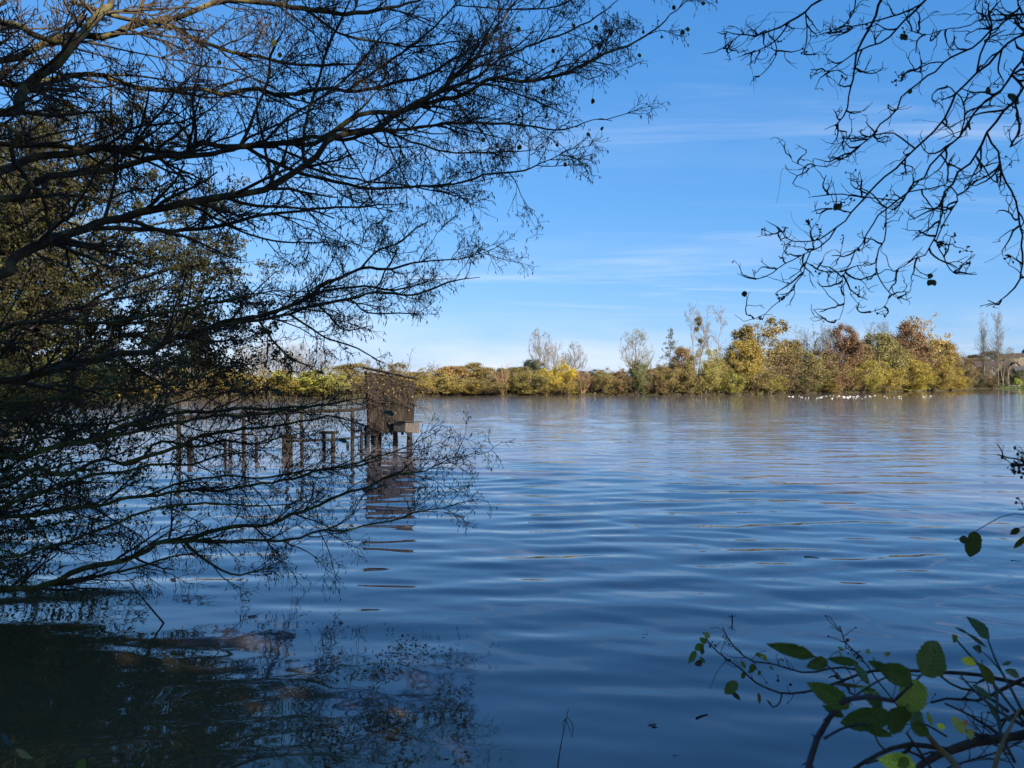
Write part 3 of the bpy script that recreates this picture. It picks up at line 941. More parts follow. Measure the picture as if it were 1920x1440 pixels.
T('willow_bush', 'dome', 1545, 716, 50, YEL, 'small low yellow bush at the water in the wood', 0.8, cat='bush', group=gr_)
T('bare_tree', 'poplar', 1630, 604, 30, TAN, 'thin bare stems, left one behind the olive willow', 16, GREY, group=gr_)
T('bare_tree', 'poplar', 1656, 600, 30, TAN, 'thin bare stems, right one behind the olive willow', 16, GREY, group=gr_)
T('willow_tree', 'leafy', 1648, 620, 74, (0.128, 0.112, 0.040), 'olive green willow tree with pale limbs in the wood', 6, (0.32, 0.27, 0.16), group=gr_)
T('round_tree', 'leafy', 1695, 602, 66, (0.115, 0.070, 0.036), 'red brown tree right of the olive green willow', 8, (0.15, 0.10, 0.07), group=gr_)
T('oak_tree', 'sparse', 1728, 591, 82, (0.19, 0.13, 0.04), 'thinly leaved oak at the right end of the wood', 9, (0.15, 0.12, 0.08), group=gr_)
T('oak_tree', 'leafy', 1756, 634, 66, (0.16, 0.112, 0.030), 'olive brown oak at the right end of the wood', 6, (0.13, 0.10, 0.07), group=gr_)
T('willow_bush', 'dome', 1612, 686, 74, (0.19, 0.165, 0.032), 'yellow willow, leftmost of the front row', 2, cat='bush', group=gr_)
T('willow_bush', 'dome', 1655, 690, 76, YEL, 'yellow willow in the front row below the olive willow', 2, cat='bush', group=gr_)
T('willow_bush', 'dome', 1700, 688, 80, (0.20, 0.165, 0.030), 'yellow willow in the front row below the red brown tree', 2, cat='bush', group=gr_)
T('willow_bush', 'dome', 1742, 690, 74, YEL, 'yellow willow in the front row below the right oaks', 2, cat='bush', group=gr_)
T('willow_bush', 'dome', 1780, 706, 56, (0.21, 0.148, 0.026), 'golden yellow low bush at the right tip of the wood', 1, cat='bush', group=gr_)
T('willow_bush', 'twiggy', 1630, 712, 60, BROWN, 'low brown bush at the water between two yellow willows', 1, (0.22, 0.15, 0.08), 'bush', group=gr_)
T('round_tree', 'leafy', 1482, 632, 46, (0.13, 0.10, 0.035), 'olive tree between golden oak and many stemmed bare tree', 12, group=gr_)
T('willow_tree', 'dome', 1590, 682, 76, (0.15, 0.12, 0.03), 'olive willow behind the leftmost yellow front willow', 7, group=gr_)
T('willow_tree', 'dome', 1640, 680, 80, (0.19, 0.15, 0.03), 'mustard willow in the second row below the thin bare stems', 7, group=gr_)
T('willow_tree', 'dome', 1690, 679, 84, (0.20, 0.155, 0.03), 'mustard willow in the second row below the red brown tree', 7, group=gr_)
T('willow_tree', 'dome', 1735, 682, 80, (0.19, 0.145, 0.03), 'mustard willow in the second row below the thinly leaved oak', 6, group=gr_)
T('willow_tree', 'dome', 1768, 690, 60, (0.21, 0.155, 0.028), 'mustard willow in the second row at the right tip', 5, group=gr_)
for px_, top_, w_, c_, lb_ in ((772, 697, 60, OLIVE, 'olive tree peeping out at the right side of the hide'), (828, 692, 56, (0.16, 0.115, 0.035), 'tan tree left of the orange tan round tree'),
                               (925, 688, 60, (0.11, 0.085, 0.034), 'dull brown tree behind the left rust fan'), (955, 693, 50, OLIVE, 'olive tree right behind the left rust fan'),
                               (1022, 694, 56, (0.10, 0.085, 0.03), 'dull olive tree at the foot of the leftmost tall bare tree'), (1085, 694, 56, BROWN, 'brown tree at the foot of the right tall bare tree'),
                               (1150, 699, 56, (0.10, 0.082, 0.032), 'dull olive tree behind the brown twiggy shrub'), (1172, 694, 50, OLIVE, 'olive tree left behind the ivy clad bare tree'),
                               (1214, 690, 50, (0.12, 0.09, 0.034), 'brown olive tree right behind the ivy clad bare tree'), (1240, 686, 50, OLIVE, 'olive tree left behind the thin conifer'),
                               (1271, 682, 50, (0.13, 0.10, 0.03), 'olive brown tree right behind the thin conifer'), (1345, 674, 54, OLIVE, 'olive tree right behind the yellow green willow'),
                               (1376, 664, 56, (0.14, 0.11, 0.03), 'olive tree closing the gap at the left end of the wood')):
    T('hedge_tree', 'leafy', px_, top_, w_, c_, lb_, 8, group=gm)
for px_, top_, w_, c_, lb_ in ((1412, 652, 62, (0.115, 0.095, 0.034), 'dull olive tree filling in left below the golden oak'), (1468, 650, 62, (0.105, 0.082, 0.036), 'dull brown tree filling in right below the golden oak'),
                               (1502, 660, 60, (0.11, 0.09, 0.034), 'olive tree below the left stems of the many stemmed bare tree'), (1545, 654, 62, (0.10, 0.072, 0.038), 'brown tree below the right stems of the many stemmed bare tree'),
                               (1612, 642, 62, (0.115, 0.085, 0.036), 'brown olive tree between rust brown tree and olive willow'), (1672, 640, 60, (0.12, 0.10, 0.036), 'olive tree between olive willow and red brown tree'),
                               (1718, 640, 66, (0.12, 0.085, 0.036), 'brown tree below the thinly leaved oak'), (1772, 658, 52, (0.12, 0.092, 0.034), 'olive brown tree at the right tip above the golden bush')):
    T('wood_tree', 'leafy', px_, top_, w_, c_, lb_, 7, group=gr_)
# village side
T('bare_tree', 'bare', 1786, 637, 44, TAN, 'bare purplish tree right of the wood', 30, (0.26, 0.21, 0.19), group=gh, base=1.5)
T('poplar_tree', 'poplar', 1845, 585, 19, TAN, 'tall slim bare poplar, left one of the pair', 4, (0.30, 0.26, 0.21), group=gh)
T('poplar_tree', 'poplar', 1870, 580, 21, TAN, 'tall slim bare poplar, right one of the pair', 4, (0.30, 0.26, 0.21), group=gh)
T('hillside_tree', 'leafy', 1800, 668, 50, (0.11, 0.075, 0.035), 'brown tree beside the left bungalow', 14, group=gh)
T('hillside_tree', 'leafy', 1822, 664, 34, (0.07, 0.06, 0.03), 'dark tree on the hill behind the left bungalow', 110, group=gh)
T('hillside_tree', 'leafy', 1857, 657, 36, (0.075, 0.065, 0.03), 'dark tree on the hill between the two poplars', 120, group=gh)
T('hillside_tree', 'leafy', 1836, 668, 36, (0.10, 0.07, 0.03), 'brown tree on the hill left of the poplars', 100, group=gh)
T('hillside_tree', 'leafy', 1884, 668, 30, (0.12, 0.09, 0.03), 'olive tree on the hill right of the poplars', 100, group=gh)
T('bare_tree', 'bare', 1895, 647, 24, TAN, 'bare tree on the hill near the upper house', 90, GREY, group=gh)
T('birch_tree', 'tall', 1880, 655, 22, TAN, 'slender pale birch leaning on the lawn, left one', 5, (0.32, 0.28, 0.21), group=gh)
T('birch_tree', 'tall', 1891, 668, 18, TAN, 'slender pale birch on the lawn, right one', 7, (0.32, 0.28, 0.21), group=gh)
T('garden_bush', 'dome', 1808, 704, 34, (0.13, 0.115, 0.04), 'greyish bush at the water below the left bungalow', 2, cat='bush', group=gh)
T('garden_bush', 'dome', 1828, 708, 30, (0.055, 0.055, 0.022), 'dark bush below the left bungalow', 3, cat='bush', group=gh)
T('garden_bush', 'dome', 1850, 706, 34, (0.09, 0.065, 0.03), 'brown bush round the foot of the poplars', 3, cat='bush', group=gh)
T('garden_bush', 'dome', 1900, 700, 14, (0.03, 0.045, 0.018), 'dark upright shrub below the orange gable', 14, cat='bush', group=gh)
T('garden_bush', 'dome', 1908, 711, 12, (0.22, 0.24, 0.035), 'small lime green bush on the lawn', 7, cat='bush', group=gh)
T('garden_tree', 'leafy', 1838, 686, 24, (0.085, 0.065, 0.032), 'brown garden tree in front of the low annexe', 9, group=gh)
T('garden_tree', 'bare', 1862, 676, 26, TAN, 'bare garden tree between the feet of the poplars', 12, GREY, group=gh)
T('garden_tree', 'leafy', 1886, 688, 24, (0.075, 0.062, 0.030), 'dull garden tree before the right end of the long house', 13, group=gh)
T('garden_tree', 'leafy', 1914, 692, 18, (0.07, 0.07, 0.03), 'olive garden tree beside the slate roofed house', 10, group=gh)
T('garden_bush', 'dome', 1798, 690, 40, (0.10, 0.075, 0.035), 'brown bush between the wood and the left bungalow', 10, cat='bush', group=gh)

# low brambles and dead grass along the far waterline
for (a0, a1, n, nm, col, lb) in ((250, 1360, 9000, 'undergrowth', (0.060, 0.046, 0.020), 'low brown undergrowth along the far waterline'),
                                 (1360, 1960, 8000, 'undergrowth', (0.070, 0.055, 0.020), 'low olive undergrowth at the foot of the right wood')):
    pxu = rng.uniform(a0, a1, n)
    off = rng.uniform(-.5, 7, n)
    du = np.array([shore_at(p) for p in pxu]) + off
    zz = np.array([land_z(p, max(o_, 0)) for p, o_ in zip(pxu, off)])
    hh = (0.5 + 1.1 * np.abs(np.sin(pxu * .11) * np.sin(pxu * .037 + 1))) * rng.random(n)
    a = Acc(); leaves(a, np.stack([(pxu - 960) / F * du, du, zz + hh], -1), .55, 0, .5)
    o = link(nm, a.mesh(nm, M_far_leaf, smooth=False)); o.color = (*col, 1)
    tag(o, lb, 'undergrowth', kind='stuff')

# mistletoe balls in the tall tree
for k, (px, py, rpx) in enumerate([(1309, 600, 7), (1306, 617, 5), (1311, 607, 4), (1313, 639, 4)]):
    d = shore_at(1308) + 6
    c = P(px, py, d)
    a = Acc()
    u = rand_unit(420) * rng.random((420, 1)) ** 0.4 * rpx / F * d
    leaves(a, u, 0.22, 0, 0.5, nrm=norm(u))
    tubes(a, np.stack([np.zeros((60, 3)), u[:60] * 0.6, u[:60]], 1), np.full((60, 3), 0.015), 3)
    o = link('mistletoe', a.mesh('mistletoe', M_mistle, smooth=False), mt)
    o.matrix_parent_inverse = Matrix.LocRotScale(mt.location, mt.rotation_euler, mt.scale).inverted()
    o.location = c

# ------------------------------------------------------------------ village


def house(px, base_py, w, dep, wall_h, roof_h, off, rot, m_wall, m_roof, label, chim=(), wins=(), gable=False, name='house'):
    d = shore_at(px) + off
    x = (px - 960) / F * d
    z = CH + (720 - base_py) / F * d
    root = empty(name, (x, d, z), label, 'house', 'houses of the village', rz=R(rot))
    a = Acc()
    box(a, (-w / 2, 0, -2.5), (w / 2, dep, wall_h))
    if gable:      # ridge runs away from the lake, the gable faces it
        a.add([(-w / 2, 0.002, wall_h), (w / 2, 0.002, wall_h), (0, 0.002, wall_h + roof_h), (-w / 2, dep - .002, wall_h), (w / 2, dep - .002, wall_h), (0, dep - .002, wall_h + roof_h)],
              None, [(0, 1, 2), (4, 3, 5)])
        rv = [(-w / 2 - .3, -.3, wall_h - .25), (0, -.3, wall_h + roof_h), (w / 2 + .3, -.3, wall_h - .25),
              (-w / 2 - .3, dep + .3, wall_h - .25), (0, dep + .3, wall_h + roof_h), (w / 2 + .3, dep + .3, wall_h - .25)]
    else:
        a.add([(-w / 2 + .002, 0, wall_h), (-w / 2 + .002, dep, wall_h), (-w / 2 + .002, dep / 2, wall_h + roof_h), (w / 2 - .002, 0, wall_h), (w / 2 - .002, dep, wall_h), (w / 2 - .002, dep / 2, wall_h + roof_h)],
              None, [(1, 0, 2), (3, 4, 5)])
        rv = [(-w / 2 - .3, -.4, wall_h - .25), (-w / 2 - .3, dep / 2, wall_h + roof_h), (-w / 2 - .3, dep + .4, wall_h - .25),
              (w / 2 + .3, -.4, wall_h - .25), (w / 2 + .3, dep / 2, wall_h + roof_h), (w / 2 + .3, dep + .4, wall_h - .25)]
    link('wall', a.mesh('wall', m_wall, smooth=False), root)
    rv = np.array(rv, float)
    up = rv + np.array([0, 0, 0.18]); rv = rv + np.array([0, 0, 0.03])
    v = np.vstack([rv, up])
    q = [(0, 1, 4, 3), (1, 2, 5, 4), (6, 9, 10, 7), (7, 10, 11, 8), (0, 3, 9, 6), (2, 8, 11, 5), (0, 6, 7, 1), (1, 7, 8, 2), (3, 4, 10, 9), (4, 5, 11, 10)]
    rf = link('roof', Acc().add(v, q).mesh('roof', m_roof, smooth=False), root)
    for (cx, cy, ch) in chim:
        c = Acc(); box(c, (cx - .45, cy - .35, wall_h + 0.2), (cx + .45, cy + .35, wall_h + roof_h + ch))
        box(c, (cx - .52, cy - .42, wall_h + roof_h + ch), (cx + .52, cy + .42, wall_h + roof_h + ch + .15))
        link('chimney', c.mesh('chimney', M_cream, smooth=False), rf)
    for (wx, wz, ww, wh) in wins:
        c = Acc()
        for lo, hi in (((wx - ww / 2 - .1, -.08, wz - .1), (wx - ww / 2, -.003, wz + wh + .1)), ((wx + ww / 2, -.08, wz - .1), (wx + ww / 2 + .1, -.003, wz + wh + .1)),
                       ((wx - ww / 2, -.08, wz + wh), (wx + ww / 2, -.003, wz + wh + .1)), ((wx - ww / 2, -.08, wz - .1), (wx + ww / 2, -.003, wz))):
            box(c, lo, hi)
        fr = link('window', c.mesh('window', M_paint, smooth=False), root)
        c = Acc(); box(c, (wx - ww / 2, -.03, wz), (wx + ww / 2, -.004, wz + wh))
        link('pane', c.mesh('pane', M_glass, smooth=False), fr)
    return root


house(1822, 704, 9.5, 8, 2.2, 3.4, 22, 12, M_stone, M_slate, 'bungalow with dark hipped looking roof left of the poplars', [(-3.5, 4, 0.5)], [(-2, .6, 1.2, 1.1), (2, .6, 1.2, 1.1)], True)
house(1836, 706, 9, 6, 1.8, 2.2, 26, -4, M_stone, M_tile, 'low annexe with brown roof behind the poplar trunks', [], [(0, .5, 1.2, .9)])
house(1868, 700, 17, 9, 2.3, 3.6, 34, -3, M_cream, M_tile, 'long low house with brown tiled roof behind the poplars', [(6.8, 4.5, .8)], [(-5, .7, 1.4, 1.2), (-1, .7, 1.4, 1.2), (5, .5, 3, 1.3)])
house(1905, 700, 5.8, 10, 2.7, 2.6, 26, -14, M_brick, M_tile, 'house with an orange brick gable near the right edge', [(2.2, 3, 0.6)], [(0, 1.0, 1.0, 1.2)], True)
house(1922, 709, 7.0, 8, 2.6, 3.2, 16, -10, M_stone, M_slate, 'tan stone house with slate roof at the right edge', [(-2.4, 4, .9)], [(-1.6, .8, 1.3, 1.3), (1.6, .8, 1.3, 1.3)])
house(1896, 680, 10, 9, 2.6, 2.8, 125, -6, M_cream, M_tile, 'upper house with brown roof on the hill', [(4, 4.5, .5)], [(-3, .9, 1.4, 1.4), (1, .9, 1.6, 1.4)])
house(1917, 679, 8, 8, 3.4, 2.2, 130, 4, M_stone, M_tile, 'stone house on the hill beside the bell tower', [], [(-2, 1.4, 1.2, 1.5), (2, 1.4, 1.2, 1.5)])
# bell tower at the right edge
d = shore_at(1920) + 150
tw = empty('bell_tower', ((1922 - 960) / F * d, d, 10), 'slim grey bell tower on the hill at the right edge', 'tower', rz=R(8))
a = Acc(); box(a, (-1.3, -1.3, -3), (1.3, 1.3, 12.5)); link('shaft', a.mesh('shaft', plain('grey_stone', (0.20, 0.19, 0.20)), smooth=False), tw)
a = Acc(); box(a, (-1.5, -1.5, 12.5), (1.5, 1.5, 12.9)); link('cornice', a.mesh('cornice', M_stone, smooth=False), tw)
a = Acc().add([(-1.4, -1.4, 12.9), (1.4, -1.4, 12.9), (1.4, 1.4, 12.9), (-1.4, 1.4, 12.9), (0, 0, 15.5)], None, [(0, 1, 4), (1, 2, 4), (2, 3, 4), (3, 0, 4)])
link('roof', a.mesh('tower_roof', M_slate, smooth=False), tw)
a = Acc(); box(a, (-.4, -1.33, 9.6), (.4, -1.302, 11.6)); link('belfry_opening', a.mesh('opening', M_glass, smooth=False), tw)
# lawn, railing, overhead cable
pts = []
for px, off in ((1868, 1.0), (1935, 1.0), (1935, 18), (1872, 16)):
    dd_ = shore_at(px) + off
    pts.append(((px - 960) / F * dd_, dd_, land_z(px, off) + 0.12))
pts = np.array(pts)
uu, vv = np.meshgrid(np.linspace(0, 1, 20), np.linspace(0, 1, 14))
lp = (pts[0] * (1 - uu)[..., None] + pts[1] * uu[..., None]) * (1 - vv)[..., None] + (pts[3] * (1 - uu)[..., None] + pts[2] * uu[..., None]) * vv[..., None]
for r_i in range(14):
    for c_i in range(20):
        px_ = lp[r_i, c_i, 0] / lp[r_i, c_i, 1] * F + 960
        lp[r_i, c_i, 2] = land_z(px_, lp[r_i, c_i, 1] - shore_at(px_)) + 0.25
idx = np.arange(280).reshape(14, 20)
q = np.stack([idx[:-1, :-1], idx[:-1, 1:], idx[1:, 1:], idx[1:, :-1]], -1).reshape(-1, 4)
tag(link('lawn', Acc().add(lp.reshape(-1, 3), q).mesh('lawn', M_lawn)), 'mown green lawn on the far right shore', kind='structure')
rl = empty('garden_railing', (0, 0, 0), 'low white railing along the lawn by the water', 'railing')
d = shore_at(1900) + 3.0
xs = np.linspace((1890 - 960) / F * d, (1912 - 960) / F * d, 6)
zr = land_z(1900, 3.0)
a = Acc(); box(a, (xs[0], d - .05, zr + 0.55), (xs[-1], d + .05, zr + 0.66)); link('rail', a.mesh('rail', M_paint, smooth=False), rl)
for x in xs:
    a = Acc(); box(a, (x - .06, d + .062, zr - .3), (x + .06, d + .18, zr + 0.8)); link('post', a.mesh('rail_post', M_paint, smooth=False), rl)
cb = empty('overhead_line', (0, 0, 0), 'overhead cable strung across the village hillside', 'cable')
d = shore_at(1850) + 20
a = Acc(); u = np.linspace(0, 1, 20)
x0, x1 = (1772 - 960) / F * d, (1950 - 960) / F * d
zc = CH + (720 - 671) / F * d
tubes(a, np.stack([x0 + (x1 - x0) * u, np.full(20, d), zc - 0.5 * (1 - (2 * u - 1) ** 2)], -1), np.full((1, 20), 0.055)[0], 4)
link('cable', a.mesh('cable', M_cable), cb)
for x in (x0, x1):
    a = Acc(); tubes(a, [(x, d, -1), (x, d, zc + .6)], np.array([.16, .12]), 6); link('pole', a.mesh('pole', M_darkwood), cb)

# ------------------------------------------------------------------ white birds on the water


def bird_mesh():
    a = Acc()
    prof = [(-0.36, .012, .10), (-.28, .05, .10), (-.16, .12, .08), (0, .155, .07), (.14, .135, .075), (.24, .085, .10), (.285, .055, .17), (.305, .045, .26), (.325, .05, .315), (.375, .045, .33), (.415, .022, .322)]
    x = np.array([p[0] for p in prof]); r = np.array([p[1] for p in prof]); z = np.array([p[2] for p in prof])
    tubes(a, np.stack([x, x * 0, z], -1), r, 8, cap=True)
    return a.mesh('bird_body', M_white)


bm_ = bird_mesh()
a = Acc(); tubes(a, [(.405, 0, .322), (.455, 0, .312), (.49, 0, .306)], np.array([.02, .014, .003]), 5)
bk = a.mesh('beak', M_beak)
br = np.random.default_rng(5)
bxs = np.r_[[1480, 1486, 1498, 1503, 1510, 1516, 1532, 1537, 1541, 1544, 1549, 1557], br.normal(1603, 17, 20), br.uniform(1560, 1705, 18), br.uniform(1728, 1748, 6)]
BL = {0: 'white bird at the left end of the flock, farthest from the rest', 1: 'white bird second from the left end of the flock, nearer than the first'}
for i, px in enumerate(bxs):
    py = br.normal(744.6, 1.6) if i > 3 else 743.5 + i * 0.5
    if br.random() < 0.12: py -= 2.0
    g = G(px, py)
    o = empty('white_bird', (g[0], g[1], -0.03), BL.get(i, 'white bird floating in the flock off the right wood'), 'bird', 'white birds floating off the right wood', rz=br.uniform(0, 6.28), scale=(.30 + .2 * br.random(),) * 3)
    link('body', bm_, o); link('beak', bk, o)

# ------------------------------------------------------------------ the hide on stilts
hd = CH * F / (838 - 720)
ps = hd / F
hx = (733 - 960) / F * hd
hide = empty('waterfowl_hide', (hx, hd, 0), 'crooked plank hide standing on stilts in the lake', 'hut', rz=R(13))


def hz(py):
    return CH + (720 - py) * ps


W0, W1 = 0.68, 0.76           # half width at the foot and at the eaves
zb, ztl, ztr = hz(811), hz(694), hz(713)
DEP = 1.35


def board(parent, p0, p1, q0, q1, thick, mat, name='board'):
    """A plank from the foot edge p0-p1 to the head edge q0-q1; thick: offset vector."""
    p0, p1, q0, q1, t = (np.asarray(v, float) for v in (p0, p1, q0, q1, thick))
    v = np.array([p0, p1, q1, q0, p0 + t, p1 + t, q1 + t, q0 + t])
    a = Acc().add(v, [(0, 1, 2, 3), (7, 6, 5, 4), (0, 4, 5, 1), (1, 5, 6, 2), (2, 6, 7, 3), (3, 7, 4, 0)])
    return link(name, a.mesh(name, mat, smooth=False), parent)


nb = 15
for side, (ax0, ay0, ax1, ay1, n) in {'f': (-1, 0, 1, 0, nb), 'r': (1, 0, 1, 1, 9), 'l': (-1, 1, -1, 0, 9), 'b': (1, 1, -1, 1, 9)}.items():
    for i in range(n):
        u0, u1 = (i + 0.03) / n, (i + 0.97) / n
        out = []
        jb, jt = random.uniform(-.09, .05), random.uniform(-.03, .03)
        pr = random.uniform(0, .03)
        for u in (u0, u1):
            sx = ax0 + (ax1 - ax0) * u; sy = (ay0 + (ay1 - ay0) * u) * DEP
            x_t = sx * W1; x_b = sx * W0 + 0.03 * (sx < 0)
            zt = ztl + (ztr - ztl) * (x_t + W1) / (2 * W1)
            out.append((np.array([x_b, sy, zb + jb]), np.array([x_t, sy, zt + jt - 0.05])))
        nrm = {'f': (0, -1, 0), 'r': (1, 0, 0), 'l': (-1, 0, 0), 'b': (0, 1, 0)}[side]
        nrm = np.array(nrm, float)
        o_ = nrm * pr
        board(hide, out[0][0] + o_, out[1][0] + o_, out[0][1] + o_, out[1][1] + o_, -nrm * 0.028, M_plank)
a = Acc(); box(a, (-W0 + .06, 0.06, zb + .08), (W0 - .06, DEP - .06, zb + .16))
link('floor', a.mesh('hide_floor', M_darkwood, smooth=False), hide)
sl = (ztr - ztl) / (2 * W1)
for i in range(7):
    y0 = -0.22 + i * (DEP + .4) / 7; y1 = y0 + (DEP + .4) / 7 - 0.015
    e0, e1 = -W1 - 0.06 - random.uniform(0, .14), W1 + random.uniform(.06, .22)
    z0, z1 = ztl + sl * (e0 + W1) + .06, ztl + sl * (e1 + W1) + .06
    board(hide, (e0, y0, z0), (e0, y1, z0), (e1, y0, z1), (e1, y1, z1), (0, 0, .03 + .012 * (i % 2)), M_felt, 'roof_board')
for (px, yy, r_, top) in ((691, .05, .050, 800), (700, .75, .045, 802), (706, .12, .055, 805), (715, .55, .055, 806), (741, .10, .055, 808), (747, 1.1, .05, 806), (768, .12, .055, 806), (775, .9, .045, 805), (690, 1.2, .05, 800)):
    x = (px - 733) * ps
    lx, ly = random.uniform(-.07, .07), random.uniform(-.05, .05)
    a = Acc(); tubes(a, spline([(x + lx, yy + ly, -.8), (x + lx * .4, yy, .1), (x, yy, hz(top))], 7), np.linspace(r_ * 1.25, r_ * 1.1, 7), 7, lump=.06)
    link('stilt', a.mesh('stilt', M_darkwood), hide)
# side box with a lid
bx = empty('nesting_box', (0, 0, 0), None, None)
bpy.data.objects.remove(bx)
Mb = Matrix.Translation(((760 - 733) * ps, -0.34, hz(813))) @ Matrix.Rotation(R(38), 4, 'Z')
sb = Acc()
v = [(-.30, -.26, .10), (.30, -.26, .02), (.30, .26, .02), (-.30, .26, .10), (-.28, -.26, .38), (.33, -.26, .34), (.33, .26, .34), (-.28, .26, .38), (-.05, -.10, -.16)]
v = np.array([(Mb @ Vector(p))[:] for p in v])
sb.add(v[:8], [(0, 3, 2, 1), (4, 5, 6, 7), (0, 1, 5, 4), (1, 2, 6, 5), (2, 3, 7, 6), (3, 0, 4, 7)])
so = link('side_box', sb.mesh('side_box', M_boxwood, smooth=False), hide)
la = Acc(); box(la, (-.36, -.32, .385), (.38, .30, .415), M=Mb @ Matrix.Rotation(R(3), 4, 'Y')); link('lid', la.mesh('lid', M_felt, smooth=False), so)
ka = Acc(); v2 = np.array([(Mb @ Vector(p))[:] for p in [(-.30, -.262, .098), (.02, -.262, .055), (-.02, -.262, -.18), (-.30, -.23, .098), (.02, -.23, .055), (-.02, -.23, -.18)]])
ka.add(v2, [(0, 3, 4, 1), (1, 4, 5, 2), (2, 5, 3, 0)], [(0, 1, 2), (3, 5, 4)]); link('bracket', ka.mesh('bracket', M_darkwood, smooth=False), so)
a = Acc(); box(a, (-W0 - .1, -.06, hz(811)), (-.1, .02, hz(805))); link('sill_beam', a.mesh('sill', M_darkwood, smooth=False), hide)
# dead creeper over the upper part of the hide
cr = empty('dead_creeper', (hx, hd, 0), 'dead brown creeper tangled over the top of the plank hide', 'creeper', rz=R(13))
n = 46
p0 = np.stack([rng.uniform(-.8, .8, n), rng.uniform(-.14, -.04, n), rng.uniform(1.3, 2.35, n)], -1)
pts = [p0]; d_ = norm(np.stack([rng.standard_normal(n), rng.standard_normal(n) * .12, rng.uniform(-.6, .5, n)], -1))
for k in range(8):
    d_ = norm(d_ + rng.standard_normal((n, 3)) * np.array([.3, .10, .3]))
    nx = pts[-1] + d_ * .11
    nx[:, 1] = np.clip(nx[:, 1], -.28, -.05)
    pts.append(nx)
pc = np.stack(pts, 1); rc_ = np.repeat(np.linspace(.009, .005, 9)[None], n, 0)
a = Acc(); tubes(a, pc, rc_, 4); tag(link('vines', a.mesh('vines', M_twig), cr), kind='stuff')
a = Acc(); t2, r2, _ = grow(pc, rc_, 9, .1, 1, .28, .8, 5, .3, (0, 0, .02), .6, .0045, .5, flat=(1, .35, 1)); tubes(a, t2, r2, 3)
tag(link('twigs', a.mesh('creeper_twigs', M_twig), cr), kind='stuff')
a = Acc(); leaves(a, t2[::2, -1] + rng.standard_normal((len(t2[::2]), 3)) * .02, .07, 0, .6, droop=.6)
tag(link('dead_leaves', a.mesh('creeper_leaves', M_litter, smooth=False), cr), kind='stuff')

# ------------------------------------------------------------------ ruined jetty posts and rail


def post(parent, px, top, foot, wpx, name='post', lean=0.0):
    g = G(px, foot)
    s = g[1] / F
    zt = CH + (720 - top) * s
    r_ = wpx * s / 2 * 1.2
    a = Acc()
    k = 6
    pts = np.stack([g[0] + lean * np.linspace(0, 1, k) + np.cumsum(rng.standard_normal(k) * .006), np.full(k, g[1]), np.linspace(-.8, zt, k)], -1)
    tubes(a, pts, r_ * np.linspace(1.06, .94, k), 7, lump=.06, cap=True)
    return link(name, a.mesh(name, M_darkwood), parent), pts[-1]


jt = empty('jetty_handrail', (0, 0, 0), 'broken handrail on tall thin posts leading to the plank hide', 'handrail')
tops = []
for px, top, foot, w in ((336, 752, 862, 7), (457, 760, 858, 6), (538, 748, 856, 5), (566, 752, 856, 5), (662, 764, 850, 6)):
    tops.append(post(jt, px, top, foot, w)[1])
tp = np.array(tops); tp[:, 2] = [hz(772), hz(768), hz(767), hz(765), hz(764)]; tp[:, 1] -= .06
endp = np.array([hx - .72, hd - .08, hz(763)])
a = Acc(); tubes(a, spline(np.vstack([tp, endp]), 30), np.full((1, 30), .042)[0], 6, lump=.05, cap=True); link('rail', a.mesh('rail', M_darkwood), jt)
tp2 = tp[2:].copy(); tp2[:, 2] = hz(812); e2 = endp.copy(); e2[2] = hz(809)
a = Acc(); tubes(a, spline(np.vstack([tp2, e2]), 16), np.full((1, 16), .032)[0], 6, lump=.05, cap=True); link('lower_rail', a.mesh('lower_rail', M_darkwood), jt)
tr_ = empty('jetty_trestle', (0, 0, 0), 'pair of short piles with a cross beam left of the hide', 'jetty trestle')
_, pa = post(tr_, 607, 813, 846, 6); _, pb = post(tr_, 625, 813, 849, 7)
a = Acc(); tubes(a, np.array([pa + (-.12, -.0, .03), pb + (.14, 0, .035)]), np.array([.045, .04]), 6, cap=True); link('cross_beam', a.mesh('cross_beam', M_darkwood), tr_)
tr2 = empty('jetty_trestle', (0, 0, 0), 'thick pile cluster bound with a plank in mid jetty', 'jetty trestle')
_, pa = post(tr2, 534, 818, 852, 9); _, pb = post(tr2, 543, 820, 851, 9)
a = Acc(); tubes(a, np.array([pa + (-.16, 0, .02), pb + (.2, 0, .02)]), np.array([.05, .05]), 6, cap=True); link('plank', a.mesh('trestle_plank', M_darkwood), tr2)
for px, top, foot, w, lb in ((355, 818, 860, 9, 'short thick pile right of the leftmost tall post'), (422, 822, 860, 5, 'short pile, left one of the close pair'),
                             (432, 818, 860, 6, 'short pile, right one of the close pair'), (481, 818, 856, 5, 'short lone pile right of the second tall post'),
                             (652, 828, 838, 5, 'tiny stump of a pile just left of the last tall post'), (678, 810, 846, 5, 'thin pile touching the left side of the hide')):
    e = empty('jetty_pile', tuple(G(px, foot)), lb, 'pile', 'short piles of the ruined jetty')
    o, _ = post(None, px, top, foot, w, 'shaft')
    o.parent = e; o.matrix_parent_inverse = Matrix.Translation(e.location).inverted()

# ------------------------------------------------------------------ near trees: traced limbs with grown branches


class Limbs:
    def __init__(self):
        self.p, self.r, self.m = [], [], []


def to_world(pts, d0, d1, amp=0.12, K=26):
    """Photo polyline with a depth that runs from d0 to d1 (wandering) -> smooth world path."""
    pts = np.asarray(pts, float)
    s = np.r_[0, np.cumsum(np.hypot(*np.diff(pts, axis=0).T))]
    u = s / s[-1]
    d = d0 + (d1 - d0) * u + amp * np.sin(u * rng.uniform(3, 7) + rng.uniform(0, 6)) * u
    w = np.array([P(x, y, dd_) for (x, y), dd_ in zip(pts, d)])
    return w


